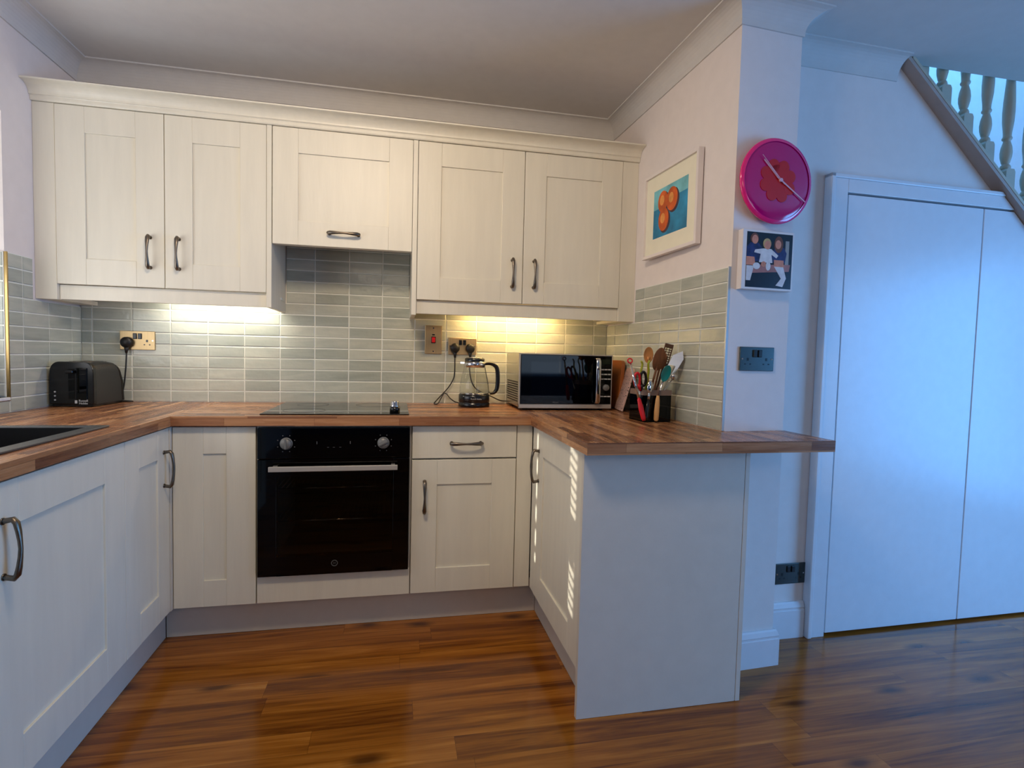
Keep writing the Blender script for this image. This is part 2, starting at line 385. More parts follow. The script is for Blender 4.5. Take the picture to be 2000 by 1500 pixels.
# ------------------------------------------------------------------ setting
m = MB(); m.box(-.2, 6.4, -6.4, .3, -.06, 0); struct(m, 'floor', 'floor')
m = MB(); m.box(-.2, 3.47, -6.4, .2, ZC, ZC+.2); m.box(3.47, 6.4, -6.4, -.875, ZC, ZC+.2); struct(m, 'ceiling', 'ceiling')
m = MB(); m.box(-.2, 2.75, 0, .12, 0, ZC); struct(m, 'wall_back', 'wall')
WY0, WY1, WZ0, WZ1 = -1.66, -.477, .966, 2.02
m = MB(); m.box(-.25, 0, WY1, .12, 0, ZC); m.box(-.25, 0, -6.4, WY0, 0, ZC); m.box(-.25, 0, WY0, WY1, 0, WZ0); m.box(-.25, 0, WY0, WY1, WZ1, ZC)
struct(m, 'wall_left', 'wall')
m = MB(); m.prism([(XR, 0), A_, B_, (2.8416, 0)], 2, 0, ZC); struct(m, 'wall_right', 'wall')
# hall wall with the slope of the stairs cut away
def string_z(x): return 2.43 - .866*(x-3.472)
xs = 3.472
m = MB()
poly = [(2.86, 0), (4.70, 0), (4.70, string_z(4.70)+.04), (xs, string_z(xs)+.04), (xs-.02, ZC), (2.86, ZC)]
t = bmesh.new()
lo = [t.verts.new((x, yh(x), z)) for x, z in poly]; hi = [t.verts.new((x, yh(x)+.06, z)) for x, z in poly]
t.faces.new(lo); t.faces.new(hi[::-1])
for i in range(len(poly)): t.faces.new((lo[i], lo[(i+1) % 6], hi[(i+1) % 6], hi[i]))
m.merge(t); struct(m, 'wall_hall', 'wall')
# stairwell shell
m = MB(); m.box(2.85, 6.4, .12, .2, 0, 4.9); m.box(2.75, 2.85, -.80, .2, ZC+.2, 4.9); m.box(6.3, 6.4, -.9, .2, 0, 4.9)
m.box(2.75, 6.4, -1.0, -.90, ZC+.2, 4.9); m.box(2.75, 6.4, -1.0, .2, 4.9, 5.0); struct(m, 'wall_stairwell', 'wall')
# rear and right walls of the room behind the camera
m = MB(); m.box(-.2, 3.2, -6.4, -6.2, 0, ZC); m.box(5.0, 6.4, -6.4, -6.2, 0, ZC); m.box(3.2, 5.0, -6.4, -6.2, 0, .85); m.box(3.2, 5.0, -6.4, -6.2, 2.05, ZC)
struct(m, 'wall_rear', 'navy')
m = MB(); m.box(6.25, 6.4, -6.2, -4.05, 0, ZC); m.box(6.25, 6.4, -1.95, -.87, 0, ZC); m.box(6.25, 6.4, -4.05, -1.95, 2.2, ZC)
struct(m, 'wall_far_right', 'wall')
def win(name, mk):
    r = bpy.data.objects.new(name, None); COL.objects.link(r); r['kind'] = 'structure'; mk(r); return r
def w2(r):
    m = MB()
    for a in (3.2, 4.07, 4.94): m.box(a, a+.06, -6.33, -6.27, .85, 2.05, .004)
    m.box(3.2, 5, -6.33, -6.27, .85, .91, .004); m.box(3.2, 5, -6.33, -6.27, 1.99, 2.05, .004); m.build('window_frame', 'gloss_white', r)
    MB().box(3.2, 5, -6.305, -6.298, .85, 2.05).build('window_pane', 'pane', r)
win('window_2', w2)
def w3(r):
    m = MB()
    for a in (-4.05, -3.03, -2.01): m.box(6.3, 6.36, a, a+.06, 0, 2.2, .004)
    m.box(6.3, 6.36, -4.05, -1.95, 0, .08, .004); m.box(6.3, 6.36, -4.05, -1.95, 2.12, 2.2, .004); m.build('window_frame', 'gloss_white', r)
    MB().box(6.33, 6.337, -4.05, -1.95, 0, 2.2).build('window_pane', 'pane', r)
win('window_3', w3)
def w1(r):
    m = MB()
    for a, b in ((WY0, WY0+.055), (WY1-.055, WY1), (-1.10, -1.05)): m.box(-.235, -.175, a, b, WZ0, WZ1, .004)
    m.box(-.235, -.175, WY0, WY1, WZ0, WZ0+.055, .004); m.box(-.235, -.175, WY0, WY1, WZ1-.055, WZ1, .004); m.build('window_frame', 'gloss_white', r)
    MB().box(-.21, -.205, WY0, WY1, WZ0, WZ1).build('window_pane', 'pane', r)
    MB().box(-.175, .012, WY0, WY1, WZ0-.012, WZ0, .003).build('window_sill', 'gloss_white', r)
win('window_1', w1)

# coving
def plan_sweep(mb, path, prof, flat_ends=True):
    n = len(path); rings = []
    for i, p in enumerate(path):
        def nrm(a, b):
            d = (Vector(b)-Vector(a)).normalized(); return Vector((d.y, -d.x))
        if i == 0: off = nrm(path[0], path[1])
        elif i == n-1: off = nrm(path[-2], path[-1])
        else:
            a = nrm(path[i-1], p); b = nrm(p, path[i+1]); off = (a+b)/(1+a.dot(b))
        rings.append([mb.bm.verts.new((p[0]+off.x*q, p[1]+off.y*q, z)) for q, z in prof])
    k = len(prof)
    for A, B in zip(rings, rings[1:]):
        for j in range(k):
            f = mb.bm.faces.new((A[j], B[j], B[(j+1) % k], A[(j+1) % k])); f.material_index = mb.mi
    mb.bm.faces.new(rings[0]); mb.bm.faces.new(rings[-1][::-1])
    bmesh.ops.recalc_face_normals(mb.bm, faces=mb.bm.faces)
    return mb
CD, CP = .082, .074
prof = [(-.001, ZC+.0), (-.001, ZC-CD), (.006, ZC-CD), (.006, ZC-CD+.006)] + \
       [(.006+(CP-.012)*(1-math.cos(a)), ZC-CD+.006+(CD-.012)*math.sin(a)) for a in [PI/2*i/8 for i in range(1, 9)]] + [(CP, ZC-.006), (CP, ZC)]
cov_path = [(0, -6.2), (0, 0), (XR, 0), A_, B_, (2.8665, yh(2.8665)), (3.475, yh(3.475))]
m = MB(); plan_sweep(m, cov_path, prof)
struct(m, 'trim_1', 'ceiling')
# skirting
def skirt(path, name, h=.150, t=.018):
    pr = [(-.001, 0), (t, 0), (t, h-.035), (t-.003, h-.032), (t-.003, h-.026), (t-.001, h-.022), (t-.006, h-.006), (t-.010, h), (-.001, h)]
    m = MB(); plan_sweep(m, path, pr); return struct(m, name, 'gloss_white')
skirt([(2.62, ye(2.62)), B_, (2.8665, yh(2.8665))], 'baseboard_right', .138)
skirt([(2.885, yh(2.885)), (3.145, yh(3.145))], 'baseboard_hall', .153)

# ------------------------------------------------------------------ under-stair cupboard doors (door_1, door_2) and their frame
def hw(m_): return m_.xf(Matrix.Translation((3.6, -.8712, 0)) @ Matrix.Rotation(ANG_H, 4, 'Z'))   # local x from 3.6 along wall, -y out
def slope_cut(m, dz=0):
    g = bmesh.ops.bisect_plane(m.bm, geom=list(m.bm.verts)+list(m.bm.edges)+list(m.bm.faces), plane_co=Vector((3.472, 0, 2.43+dz)), plane_no=Vector((.866, 0, 1)).normalized(), clear_outer=True)
    bmesh.ops.holes_fill(m.bm, edges=[e for e in g['geom_cut'] if isinstance(e, bmesh.types.BMEdge)], sides=0)
fr = MB()
X0, X1, ZD = 3.152-3.6, 3.2395-3.6, 1.862
fr.box(X0, X1-.004, -.032, .0, 0, 1.935, .002); fr.box(X0-.004, X0+.017, -.039, 0, 0, 1.940, .004)
fr.box(X1-.004, 1.0, -.032, 0, ZD+.007, 1.935, .002); fr.box(X0-.004, 1.0, -.039, 0, 1.922, 1.940, .004)
hw(fr); slope_cut(fr); struct(fr, 'trim_2', 'gloss_white')
def hdoor(name, a, b):
    m = MB(); m.box(a, b, -.026, -.004, .012, ZD, .002); hw(m)
    # cut by the stair string above
    slope_cut(m)
    return struct(m, name, 'door_white')
hdoor('door_1', 3.2455-3.6, 3.9555-3.6); hdoor('door_2', 3.9610-3.6, 4.62-3.6)
m = MB(); m.box(3.240-3.6, 4.65-3.6, -.0035, -.001, .004, ZD+.009); hw(m)
slope_cut(m)
struct(m, 'door_gap_shade', 'void')  # dark backing sheet, paints the shade in the gaps around the doors

# ------------------------------------------------------------------ staircase
st = thing('staircase', 'painted staircase climbing leftwards above the white cupboard doors, with turned balusters', 'stairs', (3.5, -.87, 0))
def slope_prism(mb, x0, x1, d0, d1, y0, y1):
    """slab following the slope between vertical offsets d0 and d1 of the string line"""
    mb.prism([(x0, string_z(x0)+d0), (x1, string_z(x1)+d0), (x1, string_z(x1)+d1), (x0, string_z(x0)+d1)], 1, y0, y1)
m = MB(); slope_prism(m, 3.474, 5.3, .004, .024, -.921, -.80); m.build('stair_string', 'string_paint', st)
m = MB(); slope_prism(m, 3.500, 5.3, .024, .040, -.923, -.78); m.build('string_capping', 'baluster_paint', st)
m = MB()
for i in range(8):
    x = 3.75+.235*i; z = string_z(x)+.05
    m.box(x-.24, x+.03, -.80, .115, z-.04, z); m.box(x+.0, x+.02, -.80, .115, z-.20, z-.04)
m.build('stair_treads', 'string_paint', st)
def baluster(x):
    y = -.845; zb = string_z(x)+.128
    top = 2.380 - .855*(x-3.743)
    m = MB(); h = .0255
    m.prism([(x-h, string_z(x-h)+.036), (x+h, string_z(x+h)+.036), (x+h, top-.012), (x+h-.007, top), (x-h+.007, top), (x-h, top-.012)], 1, y-h, y+h)
    pr = [(.010, 0), (.013, .004), (.016, .012), (.014, .022), (.010, .028), (.0125, .036), (.0165, .060), (.0175, .080), (.0155, .105), (.011, .125), (.010, .132), (.014, .138), (.015, .144), (.012, .152), (.0125, .170), (.0165, .215), (.0175, .26), (.0165, .31), (.012, .42), (.0105, .55), (.0105, .58)]
    m.lathe([(r*1.28, z+top-.003) for r, z in pr], (x, y, 0), 20)
    m.prism([(x-h, top+.58), (x+h, top+.58), (x+h, top+.76), (x-h, top+.76)], 1, y-h, y+h)
    return m.build('baluster', 'baluster_paint', st)
for k in range(-1, 6): baluster(3.743+.1255*k)
m = MB(); slope_prism(m, 3.50, 5.0, 1.02, 1.08, -.885, -.825); m.build('handrail', 'baluster_paint', st)

# ------------------------------------------------------------------ tiles
def tiles(name, label, region, x_lines, plane, rects, th=.008):
    """rects in wall (u, z); plane(u, out, z) -> world"""
    bm = bmesh.new(); tone = bm.faces.layers.float.new('tile_tone')
    def quadbox(u0, u1, z0, z1, o0, o1, mi, tn, inset=0.0):
        def V(u, o, z): return bm.verts.new(plane(u, o, z))
        a = [V(u0, o0, z0), V(u1, o0, z0), V(u1, o0, z1), V(u0, o0, z1)]
        i = inset
        b = [V(u0, o1-i*.6, z0), V(u1, o1-i*.6, z0), V(u1, o1-i*.6, z1), V(u0, o1-i*.6, z1)]
        fs = []
        for k in range(4): fs.append(bm.faces.new((a[k], a[(k+1) % 4], b[(k+1) % 4], b[k])))
        if i:
            c = [V(u0+i, o1, z0+i), V(u1-i, o1, z0+i), V(u1-i, o1, z1-i), V(u0+i, o1, z1-i)]
            for k in range(4): fs.append(bm.faces.new((b[k], b[(k+1) % 4], c[(k+1) % 4], c[k])))
            fs.append(bm.faces.new(c))
        else: fs.append(bm.faces.new(b))
        for f in fs: f.material_index = mi; f[tone] = tn
    rowz = [.908 + .0545*k for k in range(0, 18)]
    g = .0027
    for (ra, rb, rz0, rz1) in rects:
        quadbox(ra, rb, rz0, rz1, 0, th-.0028, 1, 0)
        for k in range(len(rowz)-1):
            z0, z1 = max(rowz[k], rz0), min(rowz[k+1], rz1)
            if z1-z0 < .008: continue
            for a, b in zip(x_lines, x_lines[1:]):
                a2, b2 = max(a, ra), min(b, rb)
                if b2-a2 < .006: continue
                rnd = random.Random(int(a*1000)*977+k*31+len(name)).random()
                quadbox(a2+g, b2-g, z0+g, z1-g, th-.004, th, 0, rnd, .0018)
    bmesh.ops.recalc_face_normals(bm, faces=bm.faces)
    me = bpy.data.meshes.new(name); bm.to_mesh(me); bm.free(); me.materials.append(mt['tile']); me.materials.append(mt['grout'])
    o = bpy.data.objects.new(name, me); COL.objects.link(o); return tag(o, label, 'tiles')
xl = [.055+.1628*k for k in range(-1, 17)]
tiles('tile_splashback', 'long sage green tile splashback on the back wall behind hob, toaster and kettle', 0, xl,
      lambda u, o, z: (u, -.0005-o, z), [(.009, wr(0)-.009, ZT+.0005, 1.3985), (.896, 1.494, 1.3985, 1.6895)])
ly = [-.076-.158*k for k in range(-1, 10)][::-1]
tiles('tile_splashback', 'short sage green tile panel on the left wall between window and upper cabinet', 0, ly,
      lambda u, o, z: (.0005+o, u, z), [(WY1+.003, -.0005, ZT+.0005, 1.344), (WY1+.003, -.331, 1.344, 1.5075), (-2.2, WY1-.0, ZT+.0005, .953)])
# tiled window reveal
rv = [-.25, -.14, 0.0]
o = tiles('tile_reveal', 'strip of tiles lining the right side reveal of the kitchen window', 0, [-.17, -.0005],
      lambda u, o, z: (u, WY1-.0005-o, z), [(-.17, -.0005, WZ0+.001, 1.5075)])
m = MB(); m.box(-.001, .0100, WY1-.003, WY1+.003, WZ0-.004, 1.509, .001); m.box(.0005, .0105, WY0, WY1+.002, WZ0-.014, WZ0-.002, .001)
tag(m.build('tile_trim', 'brass'), 'thin brass edging strip around the tiled window opening', 'trim')
ry = [-.113-.157*k for k in range(-2, 7)][::-1]
tiles('tile_splashback', 'sage green tile panel on the right wall behind the utensil holder', 0, ry,
      lambda u, o, z: (wr(u)-.0005-o, u, z), [(-1.0545, -.0005, ZT+.0005, 1.344), (-1.0545, -.331, 1.344, 1.5075)])
m = MB(); c, s_ = math.cos(ANG_R), math.sin(ANG_R)
m.box(0, .006, -.0105, .0005, 0, 1.5085-ZT-.001, .001)
m.xf(Matrix.Translation((wr(-1.0552), -1.0552, ZT+.001)) @ Matrix.Rotation(ANG_R, 4, 'Z'))
tag(m.build('tile_trim', 'alu'), 'pale metal edging strip ending the right wall tiles at the corner', 'trim')

# ------------------------------------------------------------------ shaker doors and handles
def shaker(x0, x1, z0, z1, sw=.105, rw=.105, th=.020, rec=.007, plain=False, rot=None):
    m = MB(); b = .0016
    if plain: m.box(x0, x1, 0, th, z0, z1, .0015)
    else:
        m.box(x0, x0+sw, 0, th, z0, z1, b); m.box(x1-sw, x1, 0, th, z0, z1, b)
        m.box(x0+sw, x1-sw, 0, th, z0, z0+rw, b); m.box(x0+sw, x1-sw, 0, th, z1-rw, z1, b)
        m.box(x0+sw-.003, x1-sw+.003, rec, th-.004, z0+rw-.003, z1-rw+.003)
    return m
def bow_handle(cx, cz, vertical=True):
    """cast bow handle standing off the door front (y=0), towards -y"""
    m = MB(); h = .070
    P_ = [(0, .0015, -h+.008), (0, -.010, -h+.006), (0, -.021, -h+.004), (0, -.0275, -h+.012), (0, -.031, -h+.030), (0, -.0335, -.018), (0, -.0345, 0)]
    R_l = [(.0066, .0066), (.0060, .0060), (.0072, .0066), (.0085, .0062), (.0075, .0054), (.0052, .0048), (.0044, .0046)]
    path = P_ + [(x, y, -z) for x, y, z in P_[-2::-1]]; rad = R_l + R_l[-2::-1]
    m.sweep(path, rad, seg=12, side=(1, 0, 0))
    for s in (-1, 1): m.cyl((0, .001, s*(h-.008)), (0, -.003, s*(h-.008)), .0078, seg=16)
    if not vertical: m.xf(Matrix.Rotation(PI/2, 4, 'Y'))
    return m.xf(Matrix.Translation((cx, 0, cz)))
def add_door(root, frame, x0, x1, z0, z1, handle=None, vertical=True, name='door', **kw):
    """frame: Matrix of the door front plane (local x along, -y outwards)"""
    g = .0015
    d = shaker(x0+g, x1-g, z0+g, z1-g, **kw).xf(frame).build(name, 'cream', root)
    if handle: bow_handle(*handle, vertical=vertical).xf(frame).build('handle', 'pewter', d)
    return d
def FY(y): return Matrix.Translation((0, y, 0))
FL = lambda x: Matrix.Translation((x, 0, 0)) @ Matrix.Rotation(PI/2, 4, 'Z')     # facing +x, local x = world y
FR = lambda x: Matrix.Translation((x, 0, 0)) @ Matrix.Rotation(-PI/2, 4, 'Z')    # facing -x, local x = -world y

# ---------------- upper cabinets
YW = -.3098; ZW0, ZW1 = 1.4146, 2.1311
c = thing('wall_cabinet', 'tall cream upper cabinet with two shaker doors, left of the extractor cabinet', 'cabinet', (.45, 0, 1.352), group=None)
MB().box(.078, .873, YW+.024, -.0005, ZW0+.002, ZW1).build('carcass', 'cream_flat', c)
add_door(c, FY(YW), .0773, .4744, ZW0, ZW1, (.420, 1.560)); add_door(c, FY(YW), .4744, .873, ZW0, ZW1, (.529, 1.560))
MB().box(.0005, .0775, YW+.002, YW+.022, 1.352, ZW1, .0015).box(.0005, .0775, YW+.022, -.0005, 1.352, 1.37).build('filler_panel', 'cream', c)
MB().box(.873, .894, YW-.001, -.009, 1.352, ZW1, .0015).build('side_panel', 'cream', c)
MB().box(.078, .8725, YW+.018, YW+.036, 1.354, 1.4135, .0015).build('light_pelmet', 'cream', c)
c = thing('extractor_cabinet', 'short cream upper cabinet above the hob with one lift-up door', 'cabinet', (1.195, 0, 1.63))
MB().box(.8945, 1.4945, YW+.024, -.009, 1.69, ZW1).box(.8945, 1.4945, YW+.024, YW+.05, 1.632, 1.69).build('carcass', 'cream_flat', c)
add_door(c, FY(YW), .8955, 1.4955, 1.6287, ZW1, (1.196, 1.687), vertical=False)
MB().box(.96, 1.43, YW+.05, -.03, 1.672, 1.6895, .003).build('extractor_hood', 'steel', c, label='grey metal extractor underside')
c = thing('wall_cabinet', 'cream upper cabinet with two shaker doors above the microwave', 'cabinet', (2.05, 0, 1.352))
MB().box(1.518, 2.5095, YW+.024, -.0005, ZW0+.002, ZW1).build('carcass', 'cream_flat', c)
add_door(c, FY(YW), 1.5177, 2.0163, ZW0, ZW1, (1.964, 1.557)); add_door(c, FY(YW), 2.0163, 2.5096, ZW0, ZW1, (2.070, 1.557))
MB().box(1.4955, 1.517, YW-.001, -.009, 1.344, ZW1, .0015).build('side_panel', 'cream', c)
MB().box(2.510, wr(YW)-.0005, YW+.002, YW+.022, 1.350, ZW1, .0015).box(2.512, wr(0)-.0005, YW+.022, -.0005, 1.350, 1.365).build('filler_panel', 'cream', c)
MB().box(1.5175, 2.5095, YW+.018, YW+.036, 1.352, 1.4135, .0015).build('light_pelmet', 'cream', c)
cp = [(-.290, ZW1+.0005), (-.317, ZW1+.0005), (-.3195, 2.136), (-.3195, 2.148), (-.3225, 2.1515), (-.3260, 2.152)] + \
     [(-.326-.048*(1-math.cos(a)), 2.153+.034*math.sin(a)) for a in [PI/2*i/8 for i in range(1, 9)]] + [(-.380, 2.188), (-.380, 2.194), (-.290, 2.194)]
m = MB(); m.prism(cp, 0, .0008, wr(-.3)-.0008)
tag(m.build('cornice', 'cream'), 'cream moulded cornice running along the top of all the upper cabinets', 'cornice')
for nm, x, col_, lb in (('cool', .62, (1, .93, .8), 'slim under-cabinet light shining on tiles near the left socket'), ('warm', 2.02, (1, .70, .32), 'slim under-cabinet light glowing warm yellow above the microwave')):
    r = thing('undercabinet_light', lb, 'light', (x, -.10, 1.40))
    MB().box(x-.28, x+.28, -.125, -.075, 1.402, 1.4155, .003).build('housing', 'alu', r)
    MB().box(x-.26, x+.26, -.117, -.083, 1.3985, 1.402).build('diffuser', emit_mat('lamp_diffuser_'+nm, col_, 3), r)

# ---------------- base cabinets, back run
YBd = -.5757; Z0 = .1519
c = thing('base_cabinet', 'narrow cream base cabinet with a handleless shaker door, left of the oven', 'cabinet', (.745, -.29, .15))
MB().box(.612, .8945, YBd+.024, -.001, .15, ZB-.001).build('carcass', 'cream_flat', c)
add_door(c, FY(YBd), .5960, .8955, Z0, .8655, sw=.107)
c = thing('oven_housing', 'cream panel and housing beneath and around the black built-in oven', 'cabinet', (1.2, -.29, .15))
MB().box(.8965, .9035, YBd+.01, -.001, .15, ZB-.001).box(1.4915, 1.4985, YBd+.01, -.001, .15, ZB-.001).box(.9035, 1.4915, YBd+.024, -.001, .15, .262).box(.9035, 1.4915, -.03, -.001, .262, ZB-.001)\
    .box(.9035, 1.4915, YBd+.002, YBd+.02, .8635, ZB-.001).build('carcass', 'cream_flat', c)
add_door(c, FY(YBd), .8970, 1.4985, Z0, .2645, plain=True, name='filler_panel')
c = thing('drawer_cabinet', 'cream base cabinet with a drawer over a shaker door, right of the oven', 'cabinet', (1.72, -.29, .15))
MB().box(1.5005, 1.955, YBd+.024, -.001, .15, ZB-.001).build('carcass', 'cream_flat', c)
add_door(c, FY(YBd), 1.4999, 1.9469, .7275, .8665, (1.7265, .793), vertical=False, name='drawer', plain=True)
add_door(c, FY(YBd), 1.4999, 1.9469, Z0, .7235, (1.5545, .569), sw=.105)
MB().box(1.949, 2.018, YBd+.004, YBd+.022, Z0, .8685, .0015).build('corner_post', 'cream', c)
MB().box(.5745, .5950, -.5915, -.562, Z0, .8655, .001).build('corner_post', 'cream_flat', bpy.data.objects['base_cabinet'])
# ---------------- left run
XLd = .5927
c = thing('base_cabinet', 'narrow cream base cabinet beside the inner left corner, with dark bow handle', 'cabinet', (.3, -.76, .15))
MB().box(.001, XLd-.024, -.929, -.602, .15, ZB-.001).build('carcass', 'cream_flat', c)
add_door(c, FL(XLd), -.9291, -.5935, Z0, .8655, (-.6415, .716), sw=.095)
c = thing('base_cabinet', 'wide cream base cabinet under the sink, with large bow handle at picture edge', 'cabinet', (.3, -1.23, .15))
MB().box(.001, XLd-.024, -1.528, -.931, .15, .66).box(XLd-.045, XLd-.024, -1.528, -.931, .66, ZB-.001).build('carcass', 'cream_flat', c)
add_door(c, FL(XLd), -1.5291, -.9291, Z0, .8655, (-1.466, .716), sw=.115)
c = thing('base_cabinet', 'cream base cabinet at the near end of the left run, beyond the sink cabinet', 'cabinet', (.3, -1.83, .15))
MB().box(.001, XLd-.024, -2.128, -1.531, .15, .66).box(XLd-.045, XLd-.024, -2.128, -1.531, .66, ZB-.001).build('carcass', 'cream_flat', c)
add_door(c, FL(XLd), -2.1291, -1.5291, Z0, .8655, (-1.59, .716), sw=.115)
# ---------------- peninsula
XP = 2.0177
c = thing('peninsula_cabinet', 'cream peninsula base cabinet with shaker door and plain end panel', 'cabinet', (2.3, -.9, 0))
MB().box(XP+.024, 2.590, -1.212, -.605, .15, ZB-.001).build('carcass', 'cream_flat', c)
add_door(c, FR(XP), .640, 1.2115, Z0, .8655, (.690, .712), sw=.105)
MB().box(XP+.002, XP+.022, -.638, -.5785, Z0, .8685, .0015).build('corner_post', 'cream', c)
MB().box(XP-.004, 2.5845, -1.2322, -1.2142, .0008, ZB-.0008, .001).build('end_panel', 'cream_flat', c, label='plain pale grey-cream end panel')
MB().box(2.5860, 2.6030, -1.2326, -1.0665, .0008, ZB-.0008, .001).build('back_panel', 'cream_flat', c)
# plinths
tag(MB().box(.5395, 2.068, -.4934, -.475, .0008, .149, .001).build('plinth', 'cream_flat'), 'long cream plinth board under the oven run', 'plinth')
tag(MB().box(.5195, .5380, -2.13, -.4945, .0008, .149, .001).build('plinth', 'cream_flat'), 'cream plinth board under the left sink run', 'plinth')
tag(MB().box(2.0685, 2.087, -1.2135, -.4945, .0008, .149, .001).build('plinth', 'cream_flat'), 'plinth board recessed under the peninsula door', 'plinth')

# ---------------- worktop (with sink cut-out)
m = MB(); b = .0012
SX0, SX1, SY0, SY1 = .075, .520, -1.87, -.908   # hole
m.mi = 1
m.box(.0008, .601, SY1, -.0008, ZB, ZT, 0); m.box(.0008, SX0, SY0, SY1, ZB, ZT); m.box(SX1, .601, SY0, SY1, ZB, ZT); m.box(.0008, .601, -2.14, SY0, ZB, ZT)
m.mi = 0; m.box(.601, 2.0016, -.6012, -.0008, ZB, ZT)
m.mi = 1
m.prism([(2.0016, -.0008), (wr(0)-.0008, -.0008), (A_[0]-.0010, A_[1]-.0015), (2.0016, A_[1]-.0015)], 2, ZB, ZT)
m.mi = 0
m.prism([(2.0016, A_[1]-.0015), (A_[0]-.0010, A_[1]-.0015), (B_[0]+.006, B_[1]-.0015), (2.879, -1.2898), (2.0016, -1.2898)], 2, ZB, ZT)
m.bm.normal_update()
for f in m.bm.faces:
    c_ = f.calc_center_median(); n_ = f.normal
    if abs(n_.y) > .7: f.material_index = 0
    elif abs(n_.x) > .7: f.material_index = 1
    else: f.material_index = 1 if (c_.x < .601 or c_.x > 2.0) else 0
tag(m.build('worktop', ['top_x', 'top_y']), 'u-shaped butcher-block wood worktop over all the base cabinets', 'worktop')
# sealant line
# ---------------- sink
r = thing('sink', 'black composite inset sink in the left worktop', 'sink', (.30, -1.38, ZT))
m = MB(); z0, z1 = ZT+.0004, ZT+.0062
ox0, ox1, oy0, oy1 = .058, .535, -1.885, -.893
bx0, bx1 = .105, .492
m.box(ox0, bx0, oy0, oy1, z0, z1, .002); m.box(bx1, ox1, oy0, oy1, z0, z1, .002)
m.box(bx0-.002, bx1+.002, -.930, oy1, z0, z1, .002); m.box(bx0-.002, bx1+.002, oy0, -1.46, z0, z1, .002)
m.build('sink_rim', 'sink_rim', r)
m = MB(); t_ = .006
for a in ((bx0-t_, bx0, -1.466, -.924), (bx1, bx1+t_, -1.466, -.924), (bx0, bx1, -.930, -.924), (bx0, bx1, -1.466, -1.46)): m.box(*a, .70, z0)
m.box(bx0-t_, bx1+t_, -1.466, -.924, .694, .70); m.build('bowl', 'sink', r)
MB().lathe([(0, 0), (.04, 0), (.042, .002), (.036, .004), (0, .003)], (.30, -1.2, .7002), 24).build('drain', 'chrome', r)

# ---------------- hob
r = thing('induction_hob', 'black glass hob set in the worktop above the oven', 'hob', (1.196, -.30, ZT))
MB().box(.903, 1.487, -.556, -.050, ZT+.0005, ZT+.0055, .0012).build('glass_top', 'hob', r)
for x, y, rr in ((1.05, -.42, .085), (1.05, -.17, .07), (1.33, -.17, .085)):
    m = MB(); m.sweep([(x+rr*math.cos(a), y+rr*math.sin(a), ZT+.0057) for a in [2*PI*i/48 for i in range(48)]], (.0006), seg=4, closed=True); m.build('cooking_zone_ring', 'ink_dim', r)
MB().lathe([(0, 0), (.0215, 0), (.0215, .0235), (0, .0235)], (1.428, -.475, ZT+.0058), 28).build('control_knob', 'black_plastic', r)
MB().lathe([(.0195, 0), (.0195, .003), (.0175, .006), (.017, .020), (.015, .0225), (0, .0228)], (1.428, -.475, ZT+.0295), 28).build('knob_cap', 'chrome', r, label='chrome cap on the black knob')

# ---------------- oven
r = thing('built_in_oven', 'black built-in electric oven with silver bar handle under the hob', 'oven', (1.197, -.3, .265))
ox0, ox1 = .9045, 1.4905; yf = -.598
MB().box(ox0, ox1, yf, yf+.020, .7400, .8620, .002).build('control_panel', 'black_gloss', r)
m = MB(); t_ = .02
m.box(ox0+.01, ox1-.01, -.55, -.04, .272, .30); m.box(ox0+.01, ox1-.01, -.55, -.04, .70, .735); m.box(ox0+.01, ox0+.045, -.55, -.04, .30, .70); m.box(ox1-.045, ox1-.01, -.55, -.04, .30, .70); m.box(ox0+.045, ox1-.045, -.06, -.04, .30, .70)
m.build('oven_cavity', 'oven_in', r)
for z in (.605, .470):
    m = MB(); xa, xb = ox0+.048, ox1-.048
    for y in (-.53, -.09): m.cyl((xa, y, z), (xb, y, z), .003, seg=8)
    for k in range(26): x = xa+.01+(xb-xa-.02)*k/25; m.cyl((x, -.53, z+.002), (x, -.09, z+.002), .0015, seg=6)
    m.build('oven_rack', 'chrome', r)
d = MB()
wx0, wx1, wz0, wz1 = .975, 1.425, .345, .668
d.box(ox0, wx0, yf, yf+.035, .2680, .7360, .002); d.box(wx1, ox1, yf, yf+.035, .2680, .7360, .002)
d.box(wx0, wx1, yf+.0003, yf+.035, .2680, wz0, .0); d.box(wx0, wx1, yf+.0003, yf+.035, wz1, .7360, .0)
d = d.build('oven_door', 'black_gloss', r)
MB().box(wx0-.004, wx1+.004, yf+.001, yf+.005, wz0-.004, wz1+.004).build('oven_window', 'oven_glass', d)
m = MB(); m.box(.954, 1.442, yf-.045, yf-.033, .6965, .7165, .002)
for x in (.972, 1.424): m.box(x-.008, x+.008, yf-.034, yf+.0005, .700, .713, .001)
m.build('oven_handle', 'silver', d)
m = MB(); m.sweep([(1.197+.0115*math.cos(a), yf-.0006, .3115+.0115*math.sin(a)) for a in [2*PI*i/32 for i in range(32)]], .0016, seg=6, closed=True); m.build('logo_ring', 'ink_dim', d)
text_part('H', .013, Matrix.Translation(Vector((1.197, yf-.0006, .3112)) - r.location) @ UP, 'logo_letter', 'ink_dim', d)
for x, a in ((1.0115, 0), (1.3845, 65)):
    k = MB(); k.lathe([(0, 0), (.021, 0), (.0205, .014), (.019, .017), (0, .017)], (0, 0, 0), 28)
    k.box(-.0245*0-.004, .004, -.020, .020, .016, .022, .0015)
    k.lathe([(.0, -.0005), (.024, -.0005), (.024, .001), (.0, .001)], (0, 0, 0), 28)
    k.xf(Matrix.Translation((x, yf, .800)) @ Matrix.Rotation(math.radians(a), 4, 'Y') @ Matrix.Rotation(PI/2, 4, 'X')); k.build('oven_knob', 'knob_grey', r)
